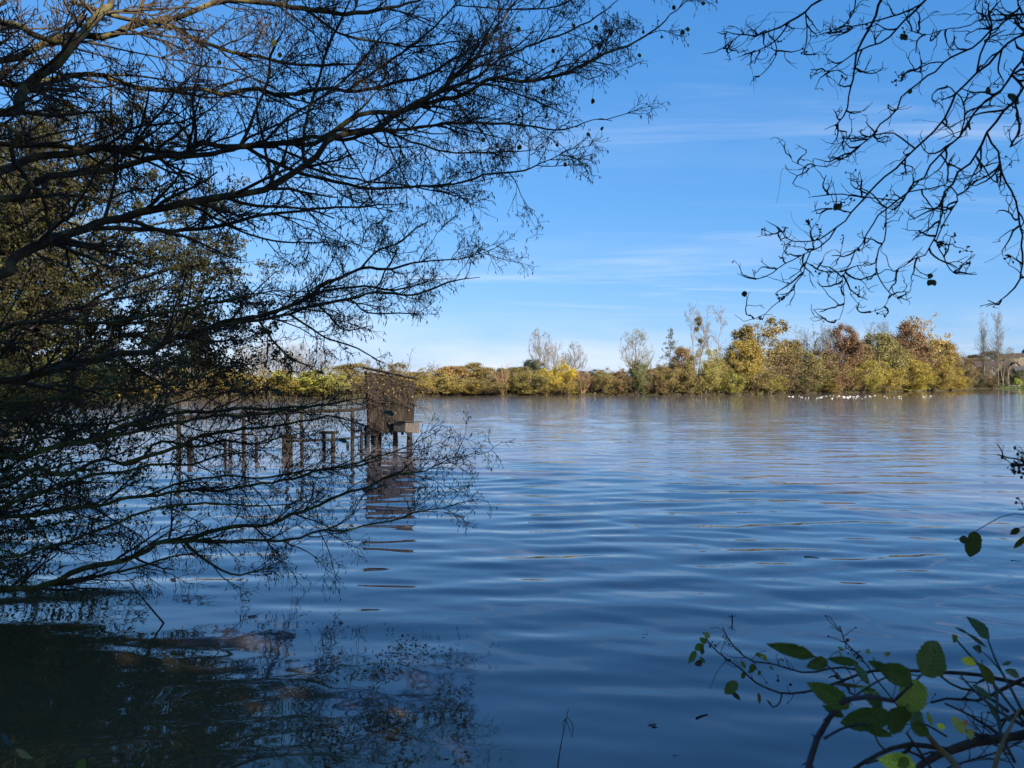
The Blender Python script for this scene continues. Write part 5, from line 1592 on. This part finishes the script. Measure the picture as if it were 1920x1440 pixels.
def strand(parent, pts, d0, d1, t0, t1, mat, name='stem', conv=Z8, twigs=0, thorn=0, lump=.08):
    w = to_world([conv(*p) for p in pts], d0, d1, amp=.03)
    L = np.linalg.norm(np.diff(w, axis=0), axis=1).sum()
    k = int(max(8, L * 40))
    p = spline(w, k)
    r = np.linspace(t0 * d0 / F / 2, t1 * d1 / F / 2, k)
    off = np.array(parent.location)
    a = Acc(); tubes(a, p, r, 7, lump=lump, cap=True)
    if thorn:
        i = rng.integers(1, k - 1, thorn)
        dirs = norm(rng.standard_normal((thorn, 3)))
        for j, dv in zip(i, dirs):
            tubes(a, np.array([p[j], p[j] + dv * r[j] * 1.6, p[j] + dv * r[j] * 2.8 + (0, 0, -r[j] * .6)]), np.array([r[j] * .55, r[j] * .25, r[j] * .03]), 4)
    if twigs:
        p2, r2, _ = grow(p[None], r[None], twigs, .15, 1, .07, .9, 5, .3, (0, 0, .04), .45, .0009, .6)
        tubes(a, p2, r2, 4)
        c = p2[:, -1]
        for cc in c[rng.random(len(c)) < .6]:
            a.add(icv * rng.uniform(.0012, .0025) + cc, None, icf)
    return link(name, a.mesh(name, mat, offset=off), parent)


M_cane = noise_mat('bramble_cane', [(0.35, (0.035, 0.030, 0.040)), (0.65, (0.075, 0.065, 0.075))], scale=30, bump=.3)
M_tan = noise_mat('tan_stem', [(0.35, (0.16, 0.11, 0.045)), (0.65, (0.26, 0.19, 0.08))], scale=20)
M_bluestem = noise_mat('grey_green_stem', [(0.35, (0.045, 0.060, 0.055)), (0.65, (0.09, 0.11, 0.10))], scale=20)
M_brownbr = noise_mat('brown_branch', [(0.35, (0.035, 0.027, 0.020)), (0.65, (0.085, 0.065, 0.045))], scale=25, bump=.6, bscale=90)
rz_ = bank_z(1.25, .95)
sprawl = empty('sprawling_shrub', (1.25, .95, rz_), 'knotty brown shrub branches stretching over the water at lower right', 'shrub')
willow = empty('willow_shoot', (1.2, 1.0, rz_), 'upright willow shoot with slim leaves at the lower right edge', 'shoot')
bram = empty('bramble', (.62, .75, bank_z(.62, .75)), 'bramble with thorny cane and big dark leaves at lower right', 'bramble')
S = lambda *a_, **k_: strand(sprawl, *a_, **k_)
S([(2700, 900), (2250, 620), (1920, 480), (1800, 450), (1650, 420), (1500, 410), (1330, 400), (1100, 400), (1000, 430), (900, 465), (760, 510), (620, 525), (540, 505), (450, 460), (370, 385), (290, 330), (210, 260), (170, 190)], 1.25, 1.75, 11, 2.2, M_brownbr, 'branch', twigs=16)
S([(1010, 395), (900, 380), (820, 400), (730, 412), (640, 390), (540, 360), (440, 350), (380, 310), (330, 260), (290, 200), (275, 165)], 1.5, 1.72, 4, 2.4, M_brownbr, 'branch', twigs=10)
S([(1500, 760), (1400, 700), (1280, 650), (1200, 550), (1130, 470), (1060, 365), (990, 290), (940, 240), (915, 155)], 1.35, 1.5, 4, 2, M_brownbr, 'branch', twigs=12)
S([(2700, 900), (2200, 720), (1920, 750), (1800, 770), (1650, 790), (1500, 840), (1380, 900), (1300, 980)], 1.05, 1.15, 26, 13, M_brownbr, 'branch', twigs=6)
S([(1500, 830), (1310, 800), (1180, 830), (1100, 870), (1000, 930), (900, 1010)], 1.12, 1.15, 10, 6, M_brownbr, 'branch')
S([(1310, 800), (1270, 850), (1180, 870), (1060, 905)], 1.13, 1.14, 7, 5, M_brownbr, 'branch')
S([(1410, 575), (1520, 550), (1650, 565), (1750, 530), (1840, 480), (1930, 440)], 1.35, 1.3, 4, 8, M_brownbr, 'branch', twigs=4)
S([(1490, 580), (1600, 630), (1700, 690), (1760, 730), (1830, 790)], 1.3, 1.2, 4, 7, M_brownbr, 'branch', twigs=3)
S([(1460, 425), (1550, 490), (1650, 510), (1750, 560), (1830, 620)], 1.32, 1.25, 4, 7, M_brownbr, 'branch')
S([(600, 520), (590, 570), (555, 600), (520, 560)], 1.62, 1.62, 3, 2, M_brownbr, 'branch')
S([(1100, 740), (1130, 800), (1170, 840)], 1.2, 1.15, 3, 5, M_brownbr, 'branch')
S([(430, 345), (470, 305), (510, 290)], 1.66, 1.66, 1.2, 1, M_brownbr, 'twig')
S([(300, 340), (250, 400), (205, 500)], 1.68, 1.68, 1.2, .8, M_brownbr, 'twig')
S([(205, 170), (250, 165), (275, 185)], 1.7, 1.7, 1.2, 1, M_brownbr, 'twig')
S([(940, 370), (985, 440), (1000, 520)], 1.45, 1.45, 2, 1.5, M_brownbr, 'twig')
S([(1760, 640), (1690, 620), (1700, 700), (1740, 740)], 1.2, 1.2, 2, 3, M_brownbr, 'twig')
S([(1920, 620), (1860, 650), (1800, 670)], 1.2, 1.2, 9, 6, M_brownbr, 'branch', twigs=4)
S([(1840, 860), (1700, 750), (1640, 680)], 1.1, 1.15, 4, 2, M_brownbr, 'branch', twigs=5)
S([(1870, 940), (1800, 830), (1720, 760)], 1.1, 1.15, 3, 2, M_brownbr, 'branch', twigs=5)
S([(1500, 931), (1620, 890), (1760, 850), (1900, 790)], 1.15, 1.15, 3, 4, M_brownbr, 'branch', twigs=6)
# tan stem and yellow stems belong to the willow shoot
W_ = lambda *a_, **k_: strand(willow, *a_, **k_)
W_([(1740, 1000), (1800, 800), (1860, 680), (1895, 610)], 1.05, 1.1, 9, 5, M_tan)
W_([(1620, 1000), (1560, 931), (1520, 880), (1460, 830), (1400, 760)], 1.05, 1.1, 14, 9, M_tan)
W_([(1950, 700), (1850, 500), (1810, 430), (1760, 330), (1722, 228)], 1.2, 1.25, 6, 3, M_bluestem)
W_([(1950, 720), (1760, 480), (1700, 400), (1620, 310), (1548, 228)], 1.2, 1.25, 6, 4, M_bluestem)
W_([(1790, 400), (1730, 330), (1680, 288)], 1.22, 1.25, 3, 2, M_bluestem)
W_([(1920, 700), (1780, 620), (1640, 500), (1570, 420)], 1.15, 1.2, 8, 3, M_bluestem)
W_([(1870, 900), (1780, 700), (1770, 500), (1700, 380)], 1.15, 1.2, 6, 5, M_bluestem)
B_ = lambda *a_, **k_: strand(bram, *a_, **k_)
B_([(700, 1200), (745, 931), (770, 820), (830, 700), (900, 600), (980, 540), (1100, 545), (1210, 565)], .95, 1.0, 15, 8, M_cane, 'cane', thorn=26)
B_([(830, 770), (900, 730), (960, 705), (1060, 690)], .97, .98, 5, 4, M_cane, 'stem')
B_([(1210, 565), (1290, 490), (1360, 425)], 1.0, 1.0, 6, 4, M_cane, 'stem')
B_([(960, 480), (985, 540), (1100, 470), (1180, 430)], 1.0, 1.0, 4, 3, M_cane, 'stem')
B_([(775, 320), (830, 360), (900, 420), (960, 500)], 1.0, 1.0, 3, 4, M_cane, 'stem')
B_([(1280, 740), (1390, 900), (1450, 1000)], .98, 1.0, 4, 6, M_cane, 'stem', thorn=6)

DG, MG, PG, YG, BG, YE = (0.024, 0.042, 0.014), (0.045, 0.070, 0.020), (0.10, 0.125, 0.040), (0.20, 0.24, 0.055), (0.030, 0.055, 0.048), (0.34, 0.28, 0.04)


def leaf8(parent, p0, p1, width, shape, col, d, tilt=.3, label=None):
    a_, b_ = P(*Z8(*p0), d), P(*Z8(*p1), d + random.uniform(-.02, .02))
    L = np.linalg.norm(b_ - a_)
    wfac = width / np.hypot(p1[0] - p0[0], p1[1] - p0[1])
    base = {'alder': .84, 'ovate': .88, 'slender': .34, 'broad': 1.0}[shape]
    put_leaf(parent, a_, L, b_ - a_, (random.uniform(-.25, .25), -1, tilt), shape, tuple(c * m_ for c, m_ in zip(col, (3.1, 3.0, 1.5))), wfac / base * .9, label)


lf = lambda *a_, **k_: leaf8(bram, *a_, **k_)
lf((778, 322), (528, 258), 80, 'ovate', DG, 1.0)
lf((850, 345), (742, 378), 62, 'ovate', DG, 1.0)
lf((1020, 360), (845, 335), 60, 'ovate', DG, 1.0)
lf((990, 355), (1082, 482), 60, 'slender', BG, 1.0)
lf((1365, 425), (1470, 245), 190, 'broad', (0.034, 0.055, 0.022), 1.0, label='big round green leaf facing the sky')
lf((1330, 445), (1285, 655), 165, 'broad', PG, 1.0, label='pale green underside of a round leaf')
lf((1310, 460), (1150, 385), 110, 'broad', DG, 1.0)
lf((1180, 400), (1075, 350), 55, 'ovate', DG, 1.0)
lf((970, 600), (750, 470), 125, 'ovate', (0.030, 0.055, 0.018), .98)
lf((940, 655), (815, 580), 66, 'ovate', DG, .98)
lf((1200, 640), (930, 690), 135, 'broad', DG, .98)
lf((1190, 610), (1285, 740), 130, 'broad', DG, .98)
lf((1040, 700), (1215, 765), 66, 'ovate', DG, .98)
lf((1050, 500), (1160, 610), 100, 'ovate', (0.035, 0.055, 0.030), 1.02)
lf((1250, 600), (1390, 690), 100, 'ovate', BG, 1.02)
lf((1300, 690), (1420, 760), 80, 'ovate', DG, 1.02)
lf((1330, 920), (1140, 890), 110, 'ovate', YG, .95, label='yellow green leaf at the bottom edge')
lf((1290, 880), (1235, 925), 60, 'ovate', MG, .94)
lf((1060, 480), (1080, 530), 70, 'ovate', PG, 1.03)
lf((870, 470), (1050, 490), 26, 'slender', (0.03, 0.03, 0.02), 1.0)
wf = lambda *a_, **k_: leaf8(willow, *a_, **k_)
wf((1732, 228), (1622, 105), 80, 'ovate', (0.022, 0.050, 0.045), 1.25)
wf((1718, 275), (1610, 190), 28, 'slender', (0.020, 0.036, 0.036), 1.25)
wf((1620, 200), (1540, 160), 22, 'slender', (0.020, 0.036, 0.036), 1.25)
wf((1550, 245), (1535, 205), 36, 'ovate', MG, 1.25)
wf((1690, 292), (1650, 272), 24, 'ovate', (0.020, 0.030, 0.030), 1.25)
wf((1798, 368), (1862, 352), 18, 'slender', BG, 1.22)
wf((1812, 395), (1918, 435), 36, 'slender', BG, 1.22)
wf((1660, 360), (1585, 340), 60, 'alder', YE, 1.2, label='ragged yellow leaf')
wf((1490, 715), (1440, 690), 38, 'ovate', (0.42, 0.34, 0.02), 1.1, label='small bright yellow leaf')
wf((1600, 740), (1530, 650), 70, 'ovate', (0.17, 0.17, 0.075), 1.1, label='pale olive leaf turned edge on')
wf((1600, 740), (1665, 750), 36, 'ovate', (0.15, 0.16, 0.07), 1.1)
wf((1595, 690), (1625, 680), 16, 'ovate', (0.35, 0.06, 0.03), 1.1, label='tiny red leaf')
wf((1750, 560), (1640, 470), 44, 'slender', BG, 1.18)
wf((1800, 700), (1720, 560), 40, 'slender', BG, 1.18)
wf((1760, 480), (1690, 370), 46, 'slender', (0.035, 0.045, 0.018), 1.18)
wf((1420, 700), (1395, 630), 24, 'slender', PG, 1.1)
sf = lambda *a_, **k_: leaf8(sprawl, *a_, **k_)
for (p0, p1, w_, sh, c) in [((185, 225), (200, 185), 34, 'ovate', PG), ((190, 250), (150, 220), 40, 'ovate', MG), ((175, 260), (120, 285), 46, 'ovate', MG), ((130, 290), (95, 360), 38, 'ovate', MG), ((160, 270), (170, 320), 24, 'ovate', DG),
                            ((150, 325), (185, 362), 22, 'ovate', BG), ((165, 355), (128, 365), 24, 'ovate', (0.02, 0.018, 0.015)), ((355, 460), (290, 525), 66, 'broad', (0.035, 0.055, 0.024)), ((320, 510), (378, 562), 34, 'ovate', (0.02, 0.024, 0.014)),
                            ((472, 520), (480, 582), 26, 'ovate', (0.05, 0.04, 0.02)), ((430, 365), (450, 420), 34, 'ovate', (0.04, 0.055, 0.02)), ((375, 345), (405, 390), 28, 'ovate', MG), ((380, 412), (400, 445), 30, 'ovate', DG),
                            ((480, 305), (528, 350), 26, 'slender', PG), ((455, 308), (490, 320), 20, 'ovate', MG), ((530, 375), (555, 395), 18, 'ovate', MG), ((1160, 315), (1190, 302), 26, 'ovate', (0.10, 0.085, 0.03)),
                            ((1055, 292), (1078, 300), 14, 'ovate', PG), ((520, 560), (550, 600), 16, 'ovate', MG), ((470, 405), (485, 425), 20, 'ovate', MG), ((905, 270), (935, 290), 22, 'ovate', PG), ((915, 300), (925, 325), 18, 'ovate', PG)]:
    sf(p0, p1, w_, sh, c, 1.5 if p0[0] > 800 else 1.68)
for (x, y, n) in [(205, 262, 4), (240, 268, 4), (945, 245, 5), (890, 430, 8), (1010, 300, 5), (310, 350, 3), (580, 440, 3), (640, 480, 2), (295, 228, 3), (1040, 330, 3)]:
    fruit_cluster(sprawl, P(*Z8(x, y), 1.5 if x > 800 else 1.68), n, .0028, .005)

# twig with leaves at the right edge


def Z6(x, y):
    return 1760 + x / 5.14, 800 + y / 5.14


vine = empty('honeysuckle_vine', (1.9, 1.4, bank_z(1.9, 1.4)), 'vine tip with a torn green leaf on a curved stalk at right edge', 'vine')
V_ = lambda *a_, **k_: strand(vine, *a_, conv=Z6, **k_)
V_([(2600, 3200), (2300, 2000), (1700, 1200), (1200, 950), (823, 845), (720, 840), (620, 860), (540, 900), (460, 945), (400, 975), (360, 1005)], 1.5, 1.6, 5, 1.4, M_bluestem)
V_([(150, 1092), (205, 1076), (250, 1060)], 1.6, 1.6, 1.2, 1.2, M_bluestem, 'twig')
V_([(1200, 900), (1000, 930), (823, 962), (780, 978)], 1.55, 1.6, 2, 1.2, M_bluestem)
V_([(1200, 1000), (950, 1020), (830, 1050)], 1.55, 1.6, 2, 1.2, M_bluestem)
tw2 = empty('fruiting_branch', (1.95, 1.5, bank_z(1.95, 1.5)), 'short dark twig with black fruit at the right edge over the water', 'branch')
V2 = lambda *a_, **k_: strand(tw2, *a_, conv=Z6, **k_)
V2([(2300, 2800), (2200, 1200), (1500, 450), (1000, 350), (823, 320), (750, 310), (650, 295), (570, 270)], 1.75, 1.85, 9, 2.5, M_oldbark, 'branch', twigs=6)
V2([(620, 280), (612, 245), (590, 205), (565, 168)], 1.84, 1.85, 2.2, 1.6, M_oldbark, 'twig')
V2([(900, 340), (860, 280), (790, 240), (765, 238)], 1.8, 1.82, 2.2, 1.4, M_oldbark, 'twig', twigs=4)
for (x, y, n) in [(645, 318, 4), (770, 390, 9), (730, 400, 6), (800, 370, 8), (800, 255, 4), (820, 460, 5), (755, 450, 2), (860, 420, 8), (800, 320, 4), (815, 745, 2), (825, 800, 3)]:
    fruit_cluster(tw2, P(*Z6(x, y), 1.82), n, .0045, .008)


def leaf6(p0, p1, width, shape, col, label=None):
    a_, b_ = P(*Z6(*p0), 1.6), P(*Z6(*p1), 1.6)
    base = {'alder': .84, 'ovate': .88, 'slender': .34, 'broad': 1.0}[shape]
    put_leaf(vine, a_, np.linalg.norm(b_ - a_), b_ - a_, (random.uniform(-.2, .2), -1, .25), shape, col, width / np.hypot(p1[0] - p0[0], p1[1] - p0[1]) / base, label)


leaf6((350, 1005), (315, 1265), 150, 'broad', (0.075, 0.10, 0.022), 'torn green leaf hanging from the curved stalk')
leaf6((290, 1095), (205, 1085), 80, 'alder', (0.07, 0.095, 0.022))
leaf6((780, 980), (692, 1040), 62, 'ovate', (0.045, 0.055, 0.018))
leaf6((835, 1050), (735, 1180), 60, 'slender', (0.085, 0.10, 0.02))
leaf6((840, 1080), (780, 1135), 46, 'ovate', (0.26, 0.22, 0.03), 'small yellow leaf')

# ------------------------------------------------------------------ sapling tips at the bottom left
sap = empty('sapling', (-.95, 1.35, bank_z(-.95, 1.35)), 'sapling tip with pale leaves at the bottom left corner', 'sapling')
idn = lambda x, y: (x, y)
strand(sap, [(60, 2000), (32, 1700), (28, 1440), (34, 1412)], 1.4, 1.45, 5, 2.5, M_tan, conv=idn)
strand(sap, [(60, 2000), (120, 1700), (150, 1470), (152, 1440)], 1.4, 1.45, 5, 2, M_tan, conv=idn)


def leafp(par, p0, p1, width, shape, col, d):
    a_, b_ = P(*p0, d), P(*p1, d)
    base = {'alder': .84, 'ovate': .88, 'slender': .34, 'broad': 1.0}[shape]
    put_leaf(par, a_, np.linalg.norm(b_ - a_), b_ - a_, (random.uniform(-.2, .2), -1, .4), shape, col, width / np.hypot(p1[0] - p0[0], p1[1] - p0[1]) / base)


leafp(sap, (22, 1398), (0, 1375), 10, 'ovate', (0.04, 0.11, 0.11), 1.45)
leafp(sap, (30, 1405), (60, 1424), 12, 'ovate', (0.24, 0.26, 0.11), 1.45)
leafp(sap, (148, 1452), (154, 1424), 20, 'broad', (0.09, 0.17, 0.03), 1.45)

# ------------------------------------------------------------------ small things in the water
st = empty('dead_reed', tuple(G(1045, 1450)), 'thin dead stem with a curled tip standing in the shallows', 'stem')
c0 = G(1045, 1450)
dS = c0[1]
for pts, t0, t1 in (([(1043, 1470), (1048, 1420), (1057, 1370), (1066, 1328)], 3.0, 1.0), ([(1058, 1352), (1064, 1346), (1074, 1360), (1073, 1382)], 1.6, 1.0), ([(1062, 1352), (1070, 1372), (1072, 1383)], 1.3, .8), ([(1058, 1350), (1055, 1358), (1058, 1372)], 1.0, .7)):
    strand(st, pts, dS, dS, t0, t1, M_twig, conv=idn, lump=0, name='stem' if t0 > 2 else 'tendril')
g0 = G(305, 1166)
sk = empty('dead_stick', tuple(g0), 'leaning dead stick poking out of the dark water at left', 'stick')
strand(sk, [(315, 1178), (303, 1164), (270, 1125), (243, 1090)], g0[1], g0[1] - .3, 4, 2, M_twig, conv=idn, lump=.05)
strand(sk, [(270, 1125), (268, 1108), (272, 1098)], g0[1] - .15, g0[1] - .15, 1.6, 1, M_twig, 'twig', conv=idn)
g1 = G(1372, 1166)
sg = empty('water_sprig', tuple(g1), 'tiny dark cross shaped sprig standing in ripple rings', 'sprig')
strand(sg, [(1373, 1172), (1373, 1163), (1372, 1152)], g1[1], g1[1], 3.2, 2, M_berry, conv=idn, lump=.1)
strand(sg, [(1366, 1155), (1372, 1157), (1379, 1154)], g1[1], g1[1], 1.6, 1.2, M_berry, 'side_shoot', conv=idn, lump=.1)


def floater(px, py, size, kind, label, col, rot, cat, grp=None):
    g = G(px, py)
    if kind == 'leaf':
        o = link('floating_leaf', LEAF['ovate'])
        o.matrix_local = Matrix.Translation((g[0], g[1], .012)) @ Matrix.Rotation(rot, 4, 'Z') @ Matrix.Diagonal((size, size, size, 1))
        o.color = (*col, 1)
    else:
        u = np.array([math.cos(rot), math.sin(rot), 0])
        p = spline([g - u * size / 2, g + np.array([-u[1], u[0], 0]) * size * .06, g + u * size / 2], 9)
        a = Acc(); tubes(a, p, np.linspace(.006, .003, 9), 5, lump=.15, cap=True)
        o = link('floating_twig', a.mesh('floating_twig', M_darkwood, offset=g)); o.location = g
    tag(o, label, cat, grp)


gf = 'scraps floating on the lake'
floater(1215, 1357, .055, 'leaf', 'pale leaf floating near the bottom centre', (0.42, 0.38, 0.30), .3, 'leaf', gf)
floater(1522, 1044, .16, 'twig', 'dark twig floating in open water right of centre', None, -.3, 'twig', gf)
floater(1316, 1343, .10, 'twig', 'dark twig floating left of the shrub tips at lower right', None, .6, 'twig', gf)
floater(1228, 1364, .03, 'twig', 'short twig floating beside the pale leaf', None, .1, 'twig', gf)
floater(1210, 1184, .025, 'leaf', 'speck of leaf left of the sprig, upper of two', (0.35, 0.36, 0.38), .2, 'leaf', gf)
floater(1209, 1193, .03, 'leaf', 'speck of leaf left of the sprig, lower of two', (0.30, 0.31, 0.34), 2.0, 'leaf', gf)
floater(1270, 1418, .05, 'twig', 'short twig floating at the bottom edge, right of the dead stem', None, .1, 'twig', gf)
floater(1905, 1052, .10, 'twig', 'dark twig floating below the vine tip at right', None, -.5, 'twig', gf)
# leaf scraps and seed husks drifting in a loose raft at lower left
n = 6000
px = rng.normal(720, 105, n); py = 1165 + 275 * rng.random(n) ** .8
cl_ = np.sin(px * .045 + 1.3 * np.sin(py * .03)) + np.sin(py * .055 + px * .012) + rng.standard_normal(n) * .5
ok = (cl_ > .45) & (px < 885 - (1300 - py).clip(0) * .25) & (px > 430)
px, py = px[ok], py[ok]
d_ = CH * F / (py - 720)
c = np.stack([(px - 960) / F * d_, d_, np.full(len(px), .005)], -1)
a = Acc()
nn = np.tile(np.array([[0, 0, 3.0]]), (len(c), 1))
leaves(a, c, .032, 0, .4, nrm=nn)
lit = link('floating_litter', a.mesh('floating_litter', M_litter, smooth=False))
tag(lit, 'brown leaf scraps and husks drifting at lower left', 'litter', kind='stuff')

# ------------------------------------------------------------------ the trees of the near bank, behind the viewer, that shade the water
bank_spots = [(4.6, -4.6, 8.2, 9, 'leafy', 'low leafy tree on the near bank right behind the viewer'), (10, -5.5, 14, 9, 'golden', 'golden tree on the near bank right of the viewer'),
              (-4.5, -7, 14, 9, 'golden', 'golden tree on the near bank left behind the viewer'), (9.5, -13, 15.2, 11, 'golden', 'golden tree in the second row behind the viewer'),
              (16, -9, 16, 11, 'leafy', 'leafy tree on the near bank far right of the viewer'), (1, -15, 15, 11, 'leafy', 'leafy tree in the second row straight behind the viewer'),
              (-6.8, 1.3, 6.5, 5, 'leafy', 'unseen leafy tree added on the near bank to shade the lower left water'),  # out of view, added to keep sky light off the lower left water
              (15.5, -1.5, 12, 9, 'golden', 'golden tree at the water far right of the viewer')]
for i, (x, y, h, w, kd, lb) in enumerate(bank_spots):
    tm, cm = KINDS[kd][i % len(KINDS[kd])]
    root = empty('bank_tree', (x, y, bank_z(x, y)), lb, 'tree', 'trees of the near bank', rz=i * 1.9, scale=(w / 9, w / 9, h / 12))
    link('trunk', tm, root).color = (.12, .10, .07, 1)
    link('crown', cm, root).color = (0.11, 0.10, 0.03, 1)
